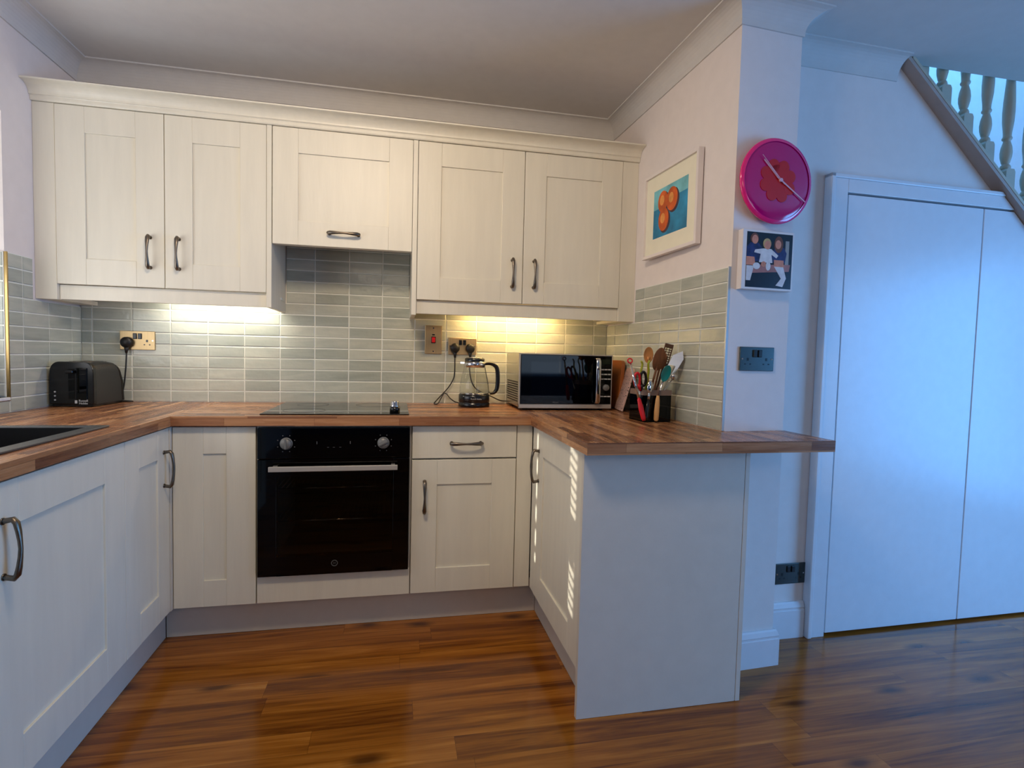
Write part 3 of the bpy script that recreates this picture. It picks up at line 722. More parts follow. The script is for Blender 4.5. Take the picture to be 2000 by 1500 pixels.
def mark(x0, x1, z0, z1): MB().box(x0, x1, yf-.0006, yf+.0002, z0, z1).build('printed_mark', 'ink_dim', r)
for x in (1.0115, 1.3845):
    for a in range(0, 360, 45):
        ca, sa = math.cos(math.radians(a+22)), math.sin(math.radians(a+22))
        mark(x+.034*ca-.0018, x+.034*ca+.0018, .800+.034*sa-.0018, .800+.034*sa+.0018)
mark(1.125, 1.128, .797, .808); mark(1.253, 1.256, .797, .808)
for x in (1.165, 1.187, 1.212): mark(x, x+.008, .783, .7845)

# ------------------------------------------------------------------ sockets
def plate(root, F_, w, h, m_, th=.006):
    MB().box(-w/2, w/2, -th, 0, -h/2, h/2, .0018).xf(F_).build('faceplate', m_, root)
def pins(root, F_, cx, cz, dark='black_plastic'):
    m = MB(); m.box(cx-.002, cx+.002, -.0066, -.0055, cz+.004, cz+.0125); m.box(cx-.0145, cx-.0080, -.0066, -.0055, cz-.0115, cz-.0065); m.box(cx+.0080, cx+.0145, -.0066, -.0055, cz-.0115, cz-.0065)
    m.box(cx-.0045, cx+.0045, -.0063, -.0055, cz+.003, cz+.0140)
    m.xf(F_).build('socket_holes', dark, root)
def rockers(root, F_, cz, sep=.0105):
    for s in (-1, 1):
        MB().box(s*sep-.008, s*sep+.008, -.0105, -.005, cz-.0135, cz+.0135, .0018).xf(F_).build('rocker_switch', 'black_plastic', root)
def screws(root, F_, pts):
    for x, z in pts: MB().cyl((x, -.0055, z), (x, -.0068, z), .0032, seg=14).xf(F_).build('screw', 'chrome', root)
def double_socket(label, Mx, m_, group=None, loc=None):
    r = thing('double_socket', label, 'socket', Mx.to_translation(), Mx.to_euler().z)
    plate(r, Mx, .148, .088, m_); rockers(r, Mx, .020); pins(r, Mx, -.040, -.010); pins(r, Mx, .040, -.010); screws(r, Mx, ((-.064, .0), (.064, .0)))
    return r
def plug_mb(Mx, cx, cz):
    m = MB(); m.lathe([(0, 0), (.023, 0), (.0245, .006), (.0235, .022), (.018, .030), (0, .031)], (0, 0, 0), 24, sy=1.05)
    m.xf(Matrix.Translation((cx, -.0068, cz)) @ Matrix.Rotation(PI/2, 4, 'X'))
    m.sweep([(cx, -.020, cz-.018), (cx, -.021, cz-.034), (cx, -.021, cz-.050)], [(.012, .009), (.008, .007), (.0045, .0045)], seg=12, side=(1, 0, 0))
    return m.xf(Mx)
TB = .0085    # tile thickness
M1 = Matrix.Translation((.243, -TB-.0005, 1.1965)); double_socket('brassy double socket above the toaster, black plug in its left half', M1, 'nickel')
M2 = Matrix.Translation((1.7705, -TB-.0005, 1.210)); double_socket('brassy double socket behind the glass kettle, with two black plugs', M2, 'nickel')
ME = Matrix.Translation((2.7375, ye(2.7375)-.0005, 1.176)) @ Matrix.Rotation(ANG_E, 4, 'Z'); double_socket('empty dark chrome double socket on the wall end above the peninsula', ME, 'gunmetal')
MH = Matrix.Translation((3.076, yh(3.076)-.0005, .275)) @ Matrix.Rotation(ANG_H, 4, 'Z'); double_socket('dark chrome double socket low on the hall wall above the skirting', MH, 'gunmetal')
MS = Matrix.Translation((1.6185, -TB-.0005, 1.2405))
r = thing('cooker_switch', 'tall brassy cooker isolator switch with red rocker on the tiles', 'switch', MS.to_translation())
plate(r, MS, .087, .147, 'nickel')
MB().box(-.0115, .0115, -.010, -.005, -.018, .016, .001).xf(MS).build('switch_surround', 'black_plastic', r)
MB().box(-.0085, .0085, -.0135, -.009, -.0145, .0125, .002).xf(MS).build('rocker_switch', 'red_neon', r, label='red rocker switch')
MB().box(-.007, .007, -.0066, -.005, .0225, .0285).xf(MS).build('indicator', 'black_plastic', r)
screws(r, MS, ((0, -.060), (0, .060)))

# ------------------------------------------------------------------ toaster
def toaster():
    TX, TY, rz = .110, -.155, math.radians(-2.5)
    r = thing('toaster', 'black two-slice toaster in the left corner below the socket', 'toaster', (TX, TY, ZT), rz)
    w, dp = .0835, .118     # half width, half depth
    # side shells: profile in (y, z)
    z0 = .012
    def body_prof(hw_, k=1.0):
        a = [(-hw_, z0), (hw_, z0), (hw_*1.0, .10), (hw_*.985, .150)]
        a += [(hw_*.985-.035*(1-math.cos(t)), .150+.040*math.sin(t)) for t in [PI/2*i/6 for i in range(1, 7)]]
        a += [(-x, z) for x, z in reversed(a[2:])]
        return a
    def taper(m):
        bmesh.ops.subdivide_edges(m.bm, edges=[e for e in m.bm.edges if abs(e.verts[0].co.y-e.verts[1].co.y) > .1], cuts=6)
        for v in m.bm.verts:
            k = max(0, v.co.z/.19)
            if v.co.y > 0: v.co.y -= .046*k**2.6*(v.co.y/dp)
            else: v.co.y += .010*k**3
            if v.co.z > .14: v.co.z -= .016*(abs(v.co.y+.01)/dp)**3
        return m
    m = MB(); m.prism([(x*.97, z) for x, z in body_prof(w)], 1, -dp+.022, dp-.015, smooth=False); taper(m).build('side_shell', 'black_matt', r, world=False)
    m = MB(); m.prism(body_prof(w), 1, -dp, -dp+.024, bev=.003); m.build('front_cover', 'black_plastic', r, world=False)
    m = MB(); m.prism(body_prof(w), 1, dp-.016, dp, bev=.003); taper(m).build('rear_cover', 'black_plastic', r, world=False)
    m = MB(); m.box(-w+.006, w-.006, -dp+.008, dp-.006, .0008, .014, .003); m.build('base', 'black_plastic', r, world=False)
    m = MB(); m.box(-.042, .042, -dp+.034, dp-.060, .1865, .1905, .002); m.build('top_plate', 'steel', r, world=False)
    for s in (-1, 1): MB().box(s*.020-.012, s*.020+.012, -dp+.042, dp-.068, .1897, .1915).build('slot', 'void', r, world=False)
    m = MB(); m.box(-.012, .012, -dp-.001, -dp+.001, .035, .160, .0005); m.box(.018, .060, -dp-.004, -dp+.001, .030, .165, .0035, 3); m.build('lever_panel', 'black_gloss', r, world=False)
    m = MB(); m.box(-.015, .015, -dp-.020, -dp-.001, .142, .156, .004, 3); m.build('lever', 'black_plastic', r, world=False)
    for z in (.030, .047, .064): MB().cyl((-.062, -dp+.001, z), (-.062, -dp-.0025, z), .0032, seg=12).build('button', 'ink', r, world=False)
    text_part('Russell', .0125, Matrix.Translation((.046, -dp-.0045, .0275)) @ UP, 'brand_lettering', 'ink', r)
    text_part('Hobbs', .0125, Matrix.Translation((.046, -dp-.0045, .0165)) @ UP, 'brand_lettering', 'ink', r)
    MB().box(.012, .021, -dp-.0015, -dp-.0003, .016, .029).build('brand_mark', 'ink', r, world=False)
    # lead and plug (world coordinates)
    p = plug_mb(M1, -.040, -.010).build('plug', 'cable', r)
    c = MB(); px, pz = .243-.040, 1.1965-.010-.050
    pts = [(px, -.030, pz), (px-.001, -.030, pz-.03), (px-.004, -.030, 1.06), (px-.010, -.030, 1.00), (px-.018, -.028, .96), (px-.030, -.026, .935), (px-.045, -.030, .93)]
    c.sweep(smooth(pts), .0032, seg=8)
    c.sweep(smooth([(.15, -.032, .918), (.19, -.030, .914), (.222, -.030, .913), (.228, -.036, .913), (.215, -.046, .913), (.18, -.050, .913), (.14, -.060, .915)]), .0032, seg=8)
    c.build('power_cable', 'cable', r)
def smooth(pts, n=6):
    P = [Vector(p) for p in pts]; out = []
    for i in range(len(P)-1):
        p0 = P[max(i-1, 0)]; p1 = P[i]; p2 = P[i+1]; p3 = P[min(i+2, len(P)-1)]
        for k in range(n):
            t = k/n
            out.append(.5*((2*p1)+(-p0+p2)*t+(2*p0-5*p1+4*p2-p3)*t*t+(-p0+3*p1-3*p2+p3)*t**3))
    out.append(P[-1]); return out
toaster()

# ------------------------------------------------------------------ kettle
def kettle():
    cx, cy = 1.818, -.150
    r = thing('glass_kettle', 'glass kettle with black base and handle, left of the microwave', 'kettle', (cx, cy, ZT))
    K = Matrix.Identity(4)
    MB().lathe([(0, .0005), (.077, .0005), (.079, .006), (.079, .018), (.0765, .020), (.0765, .024), (.078, .026), (.0775, .058), (.073, .063), (0, .063)], (0, 0, 0), 48).build('kettle_base', 'black_plastic', r, world=False)
    MB().lathe([(.070, .063), (.0725, .066), (.070, .069), (0, .0685)], (0, 0, 0), 48).build('heating_plate', 'chrome', r, world=False)
    g = [(.0735, .062), (.0745, .075), (.0735, .100), (.067, .140), (.058, .175), (.0535, .196), (.052, .205)]
    MB().lathe(g, (0, 0, 0), 48).build('glass_jug', 'clear', r, world=False)
    MB().lathe([(.0525, .196), (.0555, .197), (.0555, .222), (.0505, .226), (.0495, .226), (.0495, .198)], (0, 0, 0), 48).build('collar', 'chrome', r, world=False)
    sp = MB(); sp.prism([(-.050, -.016), (-.074, 0), (-.050, .016)], 2, .212, .224, bev=.002); sp.build('spout', 'chrome', r, world=False)
    MB().lathe([(.0485, .218), (.050, .222), (.050, .238), (.0475, .2415), (0, .243)], (0, 0, 0), 48).build('lid', 'black_plastic', r, world=False)
    MB().lathe([(.0, .2425), (.043, .2425), (.043, .2455), (0, .247)], (0, 0, 0), 48).build('lid_trim', 'steel', r, world=False)
    h = smooth([(.048, 0, .214), (.072, 0, .217), (.096, 0, .212), (.113, 0, .195), (.119, 0, .160), (.119, 0, .115), (.114, 0, .085), (.101, 0, .070), (.080, 0, .066)])
    n = len(h); MB().sweep(h, [(.011, .0075 + .0035*math.sin(PI*i/(n-1))) for i in range(n)], seg=14, side=(0, 1, 0)).build('handle', 'black_plastic', r, world=False)
    st_ = smooth([(.052, 0, .200), (.060, 0, .160), (.070, 0, .115), (.0755, 0, .068)]); MB().sweep(st_, .0022, seg=8).build('handle_strap', 'black_plastic', r, world=False)
    text_part('Russell Hobbs', .0095, Matrix.Translation((0, -.0782, .042)) @ UP, 'brand_lettering', 'ink', r)
    MB().box(-.040, -.035, -.0782+.012, -.0655, .0385, .0455).build('brand_mark', 'ink', r, world=False)
    plug_mb(M2, -.040, -.010).build('plug', 'cable', r)
    px, pz = 1.7705-.040, 1.210-.060
    c = MB(); c.sweep(smooth([(px, -.030, pz), (px, -.030, 1.08), (px-.006, -.030, 1.04), (px-.030, -.028, .995), (px-.065, -.028, .955), (px-.095, -.05, .925), (px-.105, -.06, .9125), (px-.088, -.065, .9125), (px-.072, -.045, .935), (px-.055, -.035, .962), (px-.040, -.034, .960), (px-.022, -.045, .938), (px+.0, -.075, .923), (px+.020, -.10, .920)]), .0030, seg=8)
    c.build('power_cable', 'cable', r)
kettle()

# ------------------------------------------------------------------ microwave
def microwave():
    x0, x1, y0, y1, z0, z1 = 2.004, 2.472, -.352, -.030, .918, 1.181
    r = thing('microwave', 'silver and black microwave oven in the right back corner', 'microwave', ((x0+x1)/2, (y0+y1)/2, ZT))
    MB().box(x0+.004, x1-.004, y0+.02, y1, z0+.003, z1-.001, .004).build('casing', 'steel', r)
    m = MB()
    for i in range(15):
        for j in range(9): m.box(x0+.0030, x0+.0045, -.30+.0165*i, -.30+.0165*i+.009, .945+.0115*j, .945+.0115*j+.006)
    m.build('vent_slots', 'void', r)
    m = MB(); m.box(x0, x1, y0+.004, y0+.022, z0, z0+.022, .003); m.box(x0, x1, y0+.004, y0+.022, z1-.006, z1, .002); m.box(x0, x0+.006, y0+.004, y0+.022, z0, z1, .002); m.box(x1-.005, x1, y0+.004, y0+.022, z0, z1, .002)
    m.build('front_bezel', 'silver', r)
    xd = 2.404
    d = MB().box(x0+.006, xd-.001, y0, y0+.018, z0+.022, z1-.006, .002).build('door', 'black_gloss', r)
    MB().box(x0+.055, xd-.062, y0-.0004, y0+.001, z0+.055, z1-.040).build('door_window', mat('microwave_window_glass', (3, 4, 10), .03, spec=.35), d)
    h = MB(); hx = xd-.014
    h.sweep([(hx, y0+.001, z1-.018), (hx, y0-.016, z1-.019), (hx, y0-.024, z1-.030), (hx, y0-.026, z1-.08), (hx, y0-.026, z0+.085), (hx, y0-.024, z0+.040), (hx, y0-.016, z0+.030), (hx, y0+.001, z0+.029)], [(.012, .004)]*8, seg=16, side=(1, 0, 0)); h.build('door_handle', 'chrome', d)
    text_part('Hinari', .0115, Matrix.Translation(Vector((2.185, y0-.0006, .9475)) - Vector(r.location)) @ UP, 'brand_lettering', 'ink_dim', d)
    MB().box(xd+.0005, x1-.005, y0+.002, y0+.018, z0+.022, z1-.006, .001).build('control_panel', 'black_gloss', r)
    MB().box(xd+.012, x1-.013, y0+.0012, y0+.0025, 1.135, 1.160).build('display', mat('lcd_display', (26, 34, 22), .1), r)
    for z in (1.1095, 1.0865, 1.0635, .9780):
        for k in range(3): MB().box(xd+.007+.0185*k, xd+.023+.0185*k, y0+.0005, y0+.003, z-.0030, z+.0030, .0008).build('button', 'ink', r)
    MB().lathe([(0, 0), (.016, 0), (.0155, .012), (.0135, .0145), (0, .0145)], (0, 0, 0), 28).xf(Matrix.Translation((xd+.034, y0+.002, 1.022)) @ Matrix.Rotation(PI/2, 4, 'X')).build('dial', 'knob_grey', r)
    for x in (x0+.04, x1-.04):
        for y in (y0+.05, y1-.04): MB().cyl((x, y, ZT+.0005), (x, y, z0+.004), .012, seg=14).build('foot', 'black_plastic', r)
    plug_mb(M2, .040, -.010).build('plug', 'cable', r)
    c = MB(); px = 1.8105
    c.sweep(smooth([(px, -.030, 1.150), (px-.002, -.028, 1.10), (px+.004, -.028, 1.05), (px+.018, -.030, 1.01), (px+.040, -.035, .985), (px+.075, -.045, .968), (px+.115, -.055, .950), (px+.160, -.055, .930), (px+.200, -.05, .926)]), .0030, seg=8); c.build('power_cable', 'cable', r)
microwave()

# ------------------------------------------------------------------ boards leaning in the corner
def lean(label, name, cat, mb, m_, loc, ax, ang, rz):
    r = thing(name, label, cat, loc, rz); return r
def board(w, h, t, m_, x, y, ang, lean_, name, label):
    m = MB(); pts = [(-w/2, 0), (w/2, 0)] + arc(w/2-.03, h-.03, .03, 0, 90, 6) + arc(-w/2+.03, h-.03, .03, 90, 180, 6)
    m.prism(pts, 1, -t/2, t/2, bev=.002)
    m.xf(Matrix.Translation((x, y, ZT+.004)) @ Matrix.Rotation(math.radians(ang), 4, 'Z') @ Matrix.Rotation(math.radians(lean_), 4, 'X'))
    tag(m.build(name, m_), label, 'board')
board(.22, .245, .018, 'board', 2.541, -.180, 88, 5, 'chopping_board', 'brown wooden chopping board leaning on the right wall, beside the microwave')
board(.15, .215, .010, 'speckle', 2.512, -.345, 79, 15, 'serving_board', 'speckled pink thin board leaning in front of the brown chopping board')

# ------------------------------------------------------------------ utensil holder and utensils
HX, HY = 2.482, -.735; hz = .132
r = thing('utensil_holder', 'black square utensil holder with taupe rim by the right wall', 'utensil holder', (HX, HY, ZT), math.radians(3))
m = MB(); a, b_, t_ = .062, .060, .004
for q in ((-a, a, -b_, -b_+t_), (-a, a, b_-t_, b_), (-a, -a+t_, -b_, b_), (a-t_, a, -b_, b_)): m.box(*q, .0008, hz-.022)
m.box(-a, a, -b_, b_, .0008, .006); m.build('pot', 'black_gloss', r, world=False)
m = MB()
for q in ((-a-.001, a+.001, -b_-.001, -b_+t_), (-a-.001, a+.001, b_-t_, b_+.001), (-a-.001, -a+t_, -b_, b_), (a-t_, a+.001, -b_, b_)): m.box(*q, hz-.022, hz)
m.build('rim_band', 'holder_band', r, world=False)
def aim(mb, base, tip, twist=0):
    """mesh built along +z from 0; move so that 0->base, +z -> tip direction"""
    b0, t0 = Vector(base), Vector(tip); d = (t0-b0).normalized()
    zx = Vector((0, 0, 1)).rotation_difference(d).to_matrix().to_4x4()
    return mb.xf(Matrix.Translation(b0) @ zx @ Matrix.Rotation(math.radians(twist), 4, 'Z'))
def spoon_mb(L, hl, hw_, rod=.005, m2=None, bowl=True):
    m = MB(); m.sweep([(0, 0, 0), (0, 0, L*.5), (0, 0, L-hl*1.6)], [rod*1.1, rod, rod*.95], seg=10)
    # head: flattened ellipsoid dish
    t = bmesh.new(); bmesh.ops.create_uvsphere(t, u_segments=24, v_segments=14, radius=1)
    for v in t.verts:
        x, y, z = v.co; d = .55 if bowl else .25
        yy = y*.004 + (.010*(1-(x*x+z*z)) if bowl else 0)
        v.co = Vector((x*hw_, yy, L-hl+z*hl))
    for f in t.faces: f.smooth = True
    m.merge(t); m.sweep([(0, 0, L-hl*1.75), (0, .001, L-hl*1.2)], [(rod, rod), (rod*1.3, rod*.8)], seg=10, side=(1, 0, 0)); return m
ZI = ZT+.012
def rodded(name, cat, label, mb, m_, base, tip, twist=0, extra=None):
    r = thing(name, label, cat, base)
    aim(mb, base, tip, twist).build(extra and extra[0] or 'body', m_, r); return r
o = aim(spoon_mb(.300, .034, .0215), (2.475, -.725, ZI), (2.452, -.765, 1.22)).build('wooden_spoon', 'spoon'); tag(o, 'light wooden spoon standing in the holder, leftmost wooden head', 'spoon')
o = aim(spoon_mb(.305, .050, .029, bowl=False), (2.47, -.705, ZI), (2.505, -.77, 1.2), 8).build('wooden_spatula', 'spoon_dark'); tag(o, 'dark wooden spatula in the middle of the utensil holder', 'spatula')
o = aim(spoon_mb(.285, .038, .024, bowl=False), (2.490, -.70, ZI), (2.535, -.735, 1.2), -15).build('wooden_turner', 'spoon_dark'); tag(o, 'shorter dark wooden spoon half hidden behind the dark spatula', 'spoon')
# slotted brown turner / grater at the back
r = thing('slotted_turner', 'tall brown slotted turner at the back of the utensil holder', 'turner', (2.50, -.695, ZI))
m = MB(); m.sweep([(0, 0, 0), (0, 0, .235)], .005, seg=10); aim(m, (2.50, -.695, ZI), (2.553, -.735, 1.2)).build('shaft', 'brown_pl', r)
m = MB(); W2, z1, z2 = .021, .228, .315
m.box(-W2, -W2+.005, -.002, .002, z1, z2, .001); m.box(W2-.005, W2, -.002, .002, z1, z2, .001); m.box(-W2, W2, -.002, .002, z1-.004, z1+.006, .001); m.box(-W2, W2, -.003, .003, z2-.012, z2+.006, .003)
for k in range(7): m.box(-W2, W2, -.0015, .0015, z1+.006+.010*k, z1+.0095+.010*k)
for x in (-.008, .008): m.box(x-.0012, x+.0012, -.0015, .0015, z1, z2)
aim(m, (2.50, -.695, ZI), (2.553, -.735, 1.2), 5).build('slotted_head', 'brown_pl', r)
# olive tongs
r = thing('tongs', 'olive green silicone tongs on the left of the utensil holder', 'tongs', (2.45, -.73, ZI))
for s, nm in ((-1, 'arm'), (1, 'arm')):
    m = MB(); m.sweep(smooth([(0, 0, 0), (s*.006, 0, .09), (s*.013, 0, .16), (s*.017, 0, .20), (s*.013, 0, .232), (s*.019, 0, .246)]), [(.0065, .004)]*31, seg=10, side=(0, 1, 0))
    aim(m, (2.45, -.73, ZI), (2.430, -.785, 1.16)).build(nm, 'lime', r)
# teal spoon
r = thing('teal_spoon', 'teal silicone spoon with steel handle facing out of the holder', 'spoon', (2.49, -.74, ZI))
m = MB(); m.sweep([(0, 0, 0), (0, 0, .17)], .004, seg=10); aim(m, (2.49, -.74, ZI), (2.512, -.805, 1.12)).build('shaft', 'chrome', r)
t = MB(); b2 = bmesh.new(); bmesh.ops.create_uvsphere(b2, u_segments=28, v_segments=16, radius=1)
for v in b2.verts: x, y, z = v.co; v.co = Vector((x*.0215, y*.0045+.010*(1-(x*x+z*z))-.006, .202+z*.036))
for f in b2.faces: f.smooth = True
t.merge(b2); aim(t, (2.49, -.74, ZI), (2.512, -.805, 1.12), 6).build('spoon_head', 'teal', r)
# steel slice leaning right and a ladle
r = thing('steel_slice', 'wide steel serving slice leaning against the right wall tiles', 'turner', (2.465, -.72, ZI))
m = MB(); m.sweep([(0, 0, 0), (0, 0, .20)], [(.006, .0025), (.005, .002)], seg=10, side=(1, 0, 0)); aim(m, (2.465, -.72, ZI), (2.575, -.79, 1.18)).build('shaft', 'steel', r)
m = MB(); m.prism([(-.008, .195), (.008, .195), (.022, .230), (.024, .290), (.004, .318), (-.024, .285), (-.022, .230)], 1, -.001, .001); aim(m, (2.465, -.72, ZI), (2.575, -.79, 1.18), -50).build('blade', 'steel', r)
r = thing('ladle', 'small steel ladle with hooked end leaning right over the holder rim', 'ladle', (2.455, -.745, ZI))
m = MB(); m.sweep([(0, 0, 0), (0, 0, .195)], .0032, seg=10); aim(m, (2.455, -.745, ZI), (2.573, -.80, 1.125)).build('shaft', 'chrome', r)
m = MB(); m.ball((0, 0, .208), .015, .010, .014); aim(m, (2.455, -.745, ZI), (2.573, -.80, 1.125)).build('ladle_bowl', 'chrome', r)
o = aim(MB().sweep([(0, 0, 0), (0, 0, .14), (0, 0, .17), (0, 0, .225), (0, 0, .240)], [(.006, .003), (.006, .003), (.013, .003), (.014, .003), (.010, .002)], seg=12, side=(1, 0, 0)), (2.50, -.715, ZI), (2.545, -.79, 1.145)).build('rubber_spatula', 'white_pl')
tag(o, 'ivory rubber spatula behind the teal spoon', 'spatula')
# scissors with red and black grips
r = thing('kitchen_scissors', 'kitchen scissors with red and black grips on the left of the holder', 'scissors', (2.44, -.745, ZI))
m = MB(); m.sweep([(0, 0, 0), (0, 0, .14)], [(.004, .0015), (.010, .002)], seg=8, side=(1, 0, 0)); aim(m, (2.44, -.745, ZI), (2.400, -.800, 1.12)).build('blades', 'steel', r)
for s, mm in ((-1, 'red'), (1, 'black_plastic')):
    m = MB(); m.sweep([(s*.013+.0125*math.cos(q), 0, .172+.030*math.sin(q)) for q in [2*PI*i/24 for i in range(24)]], .0058, seg=8, closed=True); m.sweep([(0, 0, .125), (s*.008, 0, .150)], .007, seg=8)
    aim(m, (2.44, -.745, ZI), (2.400, -.800, 1.12)).build('grip', mm, r)
# things hanging over the front / leaning outside
r = thing('red_whisk_tongs', 'slim steel tongs with red ends leaning outside the holder', 'tongs', (2.412, -.835, ZT))
b0, t0 = (2.410, -.832, ZT+.010), (2.362, -.785, 1.158)
L_ = (Vector(t0)-Vector(b0)).length
m = MB(); m.sweep([(0, 0, .08), (0, 0, L_-.012)], [(.0055, .0025), (.0045, .0025)], seg=10, side=(1, 0, 0)); aim(m, b0, t0).build('arm', 'chrome', r)
m = MB(); m.sweep([(0, 0, 0), (0, 0, .012), (0, 0, .050), (0, 0, .088), (0, 0, .095)], [(.007, .004), (.0105, .006), (.0115, .0065), (.008, .005), (.004, .003)], seg=12, side=(1, 0, 0)); aim(m, b0, t0).build('red_grip', 'red', r)
m = MB(); m.sweep([(.0095*math.cos(q), 0, L_+.009*math.sin(q)) for q in [2*PI*i/24 for i in range(24)]], .0030, seg=8, closed=True); aim(m, b0, t0).build('hanging_ring', 'red', r)
r = thing('measuring_spoon', 'steel spoon with black handle hooked over the front of the holder', 'spoon', (2.440, -.812, ZT))
b0, t0 = (2.428, -.815, ZT+.012), (2.445, -.806, ZT+.160); 
m = MB(); m.sweep([(0, 0, 0), (0, 0, .01), (0, 0, .05), (0, 0, .082)], [(.006, .004), (.0088, .005), (.0088, .005), (.006, .004)], seg=12, side=(1, 0, 0)); aim(m, b0, t0).build('handle', 'black_plastic', r)
m = MB(); m.sweep([(0, 0, .08), (0, 0, .10), (0, 0, .118)], [(.005, .002)]*3, seg=10, side=(1, 0, 0))
m.ball((0, 0, .135), .0125, .006, .026); aim(m, b0, t0).build('spoon_head', 'chrome', r)
r = thing('pastry_brush', 'pale wooden handle hanging down the front of the holder', 'brush', (2.472, -.812, ZT))
b0, t0 = (2.472, -.812, ZT+.006), (2.482, -.806, ZT+.150)
m = MB(); m.sweep([(0, 0, 0), (0, 0, .006), (0, 0, .04), (0, 0, .085), (0, 0, .105)], [(.005, .004), (.0105, .006), (.0115, .007), (.0095, .006), (.006, .004)], seg=14, side=(1, 0, 0)); aim(m, b0, t0).build('handle', 'wood_light', r)
m = MB(); m.sweep([(0, 0, .100), (0, 0, .140)], .0035, seg=8); aim(m, b0, t0).build('shaft', 'brown_pl', r)

# ------------------------------------------------------------------ picture on the right wall
MR = lambda y, z: Matrix.Translation((wr(y)-.0005, y, z)) @ Matrix.Rotation(ANG_R, 4, 'Z')   # local x -> towards camera, -y out
P0 = MR(-.661, 1.8155) @ Matrix.Rotation(math.radians(2.0), 4, 'Z')
P0 = Matrix.Translation((-.012, 0, 0)) @ P0
r = thing('framed_painting', 'white framed painting of three oranges on blue, on the right wall', 'picture', P0.to_translation(), P0.to_euler().z)
w, h, fw = .208, .188, .014
m = MB()
for q in ((-w, -w+fw, -h, h), (w-fw, w, -h, h)): m.box(q[0], q[1], -.024, 0, q[2], q[3], .001)
for q in ((-h, -h+fw), (h-fw, h)): m.box(-w+fw, w-fw, -.024, 0, q[0], q[1], .001)
m.xf(P0).build('frame', 'frame_white', r)
MB().box(-w+fw, w-fw, -.014, -.004, -h+fw, h-fw).xf(P0).build('mount', 'mount', r)
def flat(pts, o0, o1): return MB().prism(pts, 1, -o1, -o0)
pic = flat([(-.130, -.106), (.130, -.106), (.130, .106), (-.130, .106)], .014, .0146).xf(P0).build('painting', 'blue_paint', r)
flat([(-.130, .106), (.130, .106), (.130, .050), (.06, .048), (-.06, .022), (-.130, .020)], .0146, .0148).xf(P0).build('painted_background', 'teal_light', pic)
for k, (cx, cz, a_, b_) in enumerate(((-.056, .046, .038, .046), (.016, .040, .042, .050), (-.046, -.034, .040, .050))):
    flat(ell(cx+.010, cz-.008, a_+.003, b_+.002), .0148, .0149+k*.0001).xf(P0).build('painted_shadow', 'shadow_paint', pic)
    flat(ell(cx, cz, a_, b_), .0149, .0153+k*.0002).xf(P0).build('painted_orange', 'orange_paint', pic)
    flat(ell(cx-.006, cz+.006, .018, .022), .0150, .0155+k*.0002).xf(P0).build('painted_highlight', 'orange_hi', pic)

# ------------------------------------------------------------------ clock
PC = Matrix.Translation((2.765, ye(2.765)-.0005, 1.818)) @ Matrix.Rotation(ANG_E, 4, 'Z')
r = thing('wall_clock', 'round magenta wall clock with a red flower centre', 'clock', PC.to_translation(), ANG_E)
TOY = Matrix.Rotation(PI/2, 4, 'X')   # z -> -y
MB().lathe([(0, 0), (.120, 0), (.142, .012), (.150, .022), (.1495, .027), (.138, .031), (.120, .033), (0, .034)], (0, 0, 0), 64).xf(PC @ TOY).build('clock_face', 'magenta', r)
MB().lathe([(.1380, .0305), (.1512, .0215), (.1525, .026), (.1500, .031), (.1385, .0335)], (0, 0, 0), 64).xf(PC @ TOY).build('clock_rim', 'pink_rim', r)
m = MB(); m.prism(ell(-.002, .0, .056, .056, 32), 1, -.0352, -.0335)
for k in range(8):
    a = 2*PI*k/8+.35; m.prism(ell(-.002+.055*math.cos(a), .055*math.sin(a), .023, .023, 20), 1, -.0350-.0001*k, -.0336)
m.xf(Matrix.Translation((.003, 0, .0))).xf(PC).build('flower_motif', 'flower_red', r)
def hand(ang, L, tail, w, o, name):
    m = MB(); m.prism([(-w, -tail), (w, -tail), (w*.6, L), (-w*.6, L)], 1, -o-.0012, -o)
    m.xf(PC @ Matrix.Translation((.010, 0, .002)) @ Matrix.Rotation(math.radians(ang), 4, 'Y')).build(name, 'hand', r)
hand(-48, .098, 0, .0042, .0365, 'hour_hand'); hand(122, .128, .02, .0030, .0385, 'minute_hand'); hand(-46, .116, .02, .0011, .0402, 'second_hand')
m = MB(); m.cyl((.010, -.034, .002), (.010, -.042, .002), .0065, seg=18); m.xf(PC).build('hub', 'hand', r)

# ------------------------------------------------------------------ family photo
PF = Matrix.Translation((2.7535, ye(2.7535)-.0005, 1.5335)) @ Matrix.Rotation(ANG_E, 4, 'Z')
r = thing('framed_photo', 'small white-edged photo of three seated children, below the clock', 'picture', PF.to_translation(), ANG_E)
MB().box(-.1165, .1035, -.026, 0, -.1065, .1065, .0015).xf(PF).build('frame', 'frame_white', r)
pp = MB().box(-.0995, .0965, -.0266, -.026, -.0985, .0985).xf(PF).build('photo_print', 'ph_dark', r)
def F2(pts, k, nm, m_): flat(pts, .0266, .0267+k*.00012).xf(PF).build(nm, m_, pp)
F2([(.040, .07), (.052, .07), (.052, -.04), (.040, -.04)], 1, 'background_panel', 'ph_grey'); F2([(.066, .075), (.082, .075), (.082, -.03), (.066, -.03)], 1, 'background_panel', 'ph_grey')
F2([(-.075, -.048), (.085, -.035), (.09, -.010), (-.07, -.018)], 2, 'seat', 'ph_seat')
F2([(-.0990, -.005), (-.045, -.005), (-.035, .045), (-.05, .060), (-.085, .060), (-.099, .045)], 3, 'left_child_clothes', 'ph_navy')
F2([(.008, -.005), (.066, -.005), (.072, .030), (.060, .050), (.020, .048), (.008, .025)], 3, 'right_child_clothes', 'ph_navy')
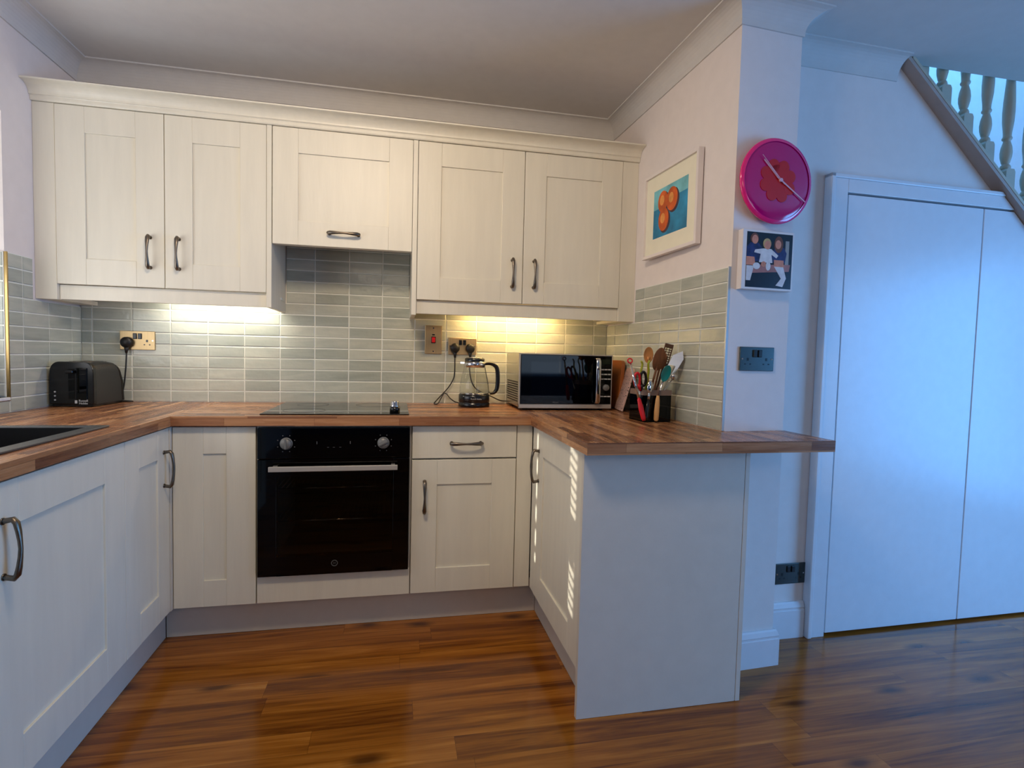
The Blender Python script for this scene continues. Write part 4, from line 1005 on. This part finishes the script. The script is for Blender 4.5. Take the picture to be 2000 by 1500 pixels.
F2([(-.0990, -.02), (-.060, -.02), (-.066, .01), (-.099, .01)], 4, 'left_child_legs', 'ph_skin'); F2([(-.098, -.075), (-.080, -.075), (-.066, -.022), (-.098, -.022)], 4, 'left_child_socks', 'ph_white')
F2([(.020, -.020), (.062, -.020), (.060, .004), (.018, .004)], 4, 'right_child_legs', 'ph_skin'); F2([(.020, -.020), (.060, -.020), (.074, -.060), (.060, -.092), (.030, -.088), (.052, -.062)], 5, 'right_child_socks', 'ph_white')
F2(ell(-.068, .076, .017, .019), 5, 'left_child_hair', 'ph_hair'); F2(ell(-.066, .072, .013, .016), 6, 'left_child_face', 'ph_skin')
F2(ell(.036, .060, .019, .030), 5, 'right_child_hair', 'ph_hair'); F2(ell(.034, .060, .0125, .016), 6, 'right_child_face', 'ph_skin')
F2([(-.046, -.008), (.012, -.008), (.006, .022), (.028, .010), (.036, .020), (.004, .042), (-.030, .042), (-.064, .036), (-.068, .026), (-.040, .022)], 7, 'baby_clothes', 'ph_white')
F2(ell(-.014, .060, .017, .019), 8, 'baby_hair', 'ph_blond'); F2(ell(-.012, .055, .0135, .0155), 9, 'baby_face', 'ph_skin')
F2(ell(-.056, -.022, .015, .012), 9, 'baby_foot', 'ph_white'); F2(ell(-.006, -.020, .010, .016), 9, 'baby_foot', 'ph_white'); F2(ell(-.026, -.014, .010, .010), 8, 'baby_leg', 'ph_skin')

# ------------------------------------------------------------------ blinds in the kitchen window (closed; narrow slots let thin sun through)
def blind(ya, yb, label, slot=None):
    r = thing('venetian_blind', label, 'blind', (-.10, (ya+yb)/2, WZ1), group=None)
    m = MB(); n = 40; pitch_ = (WZ1-WZ0-.04)/n
    for k in range(n):
        z = WZ0+.005+pitch_*(k+.5)
        mm = Matrix.Translation((-.10, 0, z)) @ Matrix.Rotation(math.radians(-62), 4, 'Y')
        for a, b in ([(ya, slot[0]), (slot[1], yb)] if slot else [(ya, yb)]): m.box(-.0185, .0185, a, b, -.0006, .0006, mtx=mm)
        if slot and (k % 4 == 3 or not 1.16 < z < 1.77): m.box(-.0185, .0185, slot[0]-.0005, slot[1]+.0005, -.0006, .0006, mtx=mm)
    m.build('slats', 'blind', r)
    MB().box(-.125, -.075, ya, yb, WZ1-.038, WZ1-.001, .002).build('headrail', 'blind', r)
blind(-1.405, WY1-.012, 'closed white slatted blind in the far half of the kitchen window', (-.988, -.974))
blind(WY0+.004, -1.475, 'narrow closed white slatted blind at the near side of the kitchen window')
r = thing('venetian_blind', 'slim slatted strip added between the two window blinds to stripe the sunlight', 'blind', (-.10, -1.44, WZ1))
m = MB(); z = WZ0+.006  # added strip out of view; slat widths shaped to throw sun stripes
while z < WZ1-.04:
    half = .011 if (1.20 < z < 1.37 or 1.50 < z < 1.77) else .024
    y0_ = -1.474
    for j in range(4):
        mm = Matrix.Translation((-.10, 0, z+j*.006)) @ Matrix.Rotation(math.radians(-62), 4, 'Y')
        m.box(-half, half, y0_+j*.017, y0_+(j+1)*.017, -.0006, .0006, mtx=mm)
    z += .033
m.build('slats', 'blind', r)
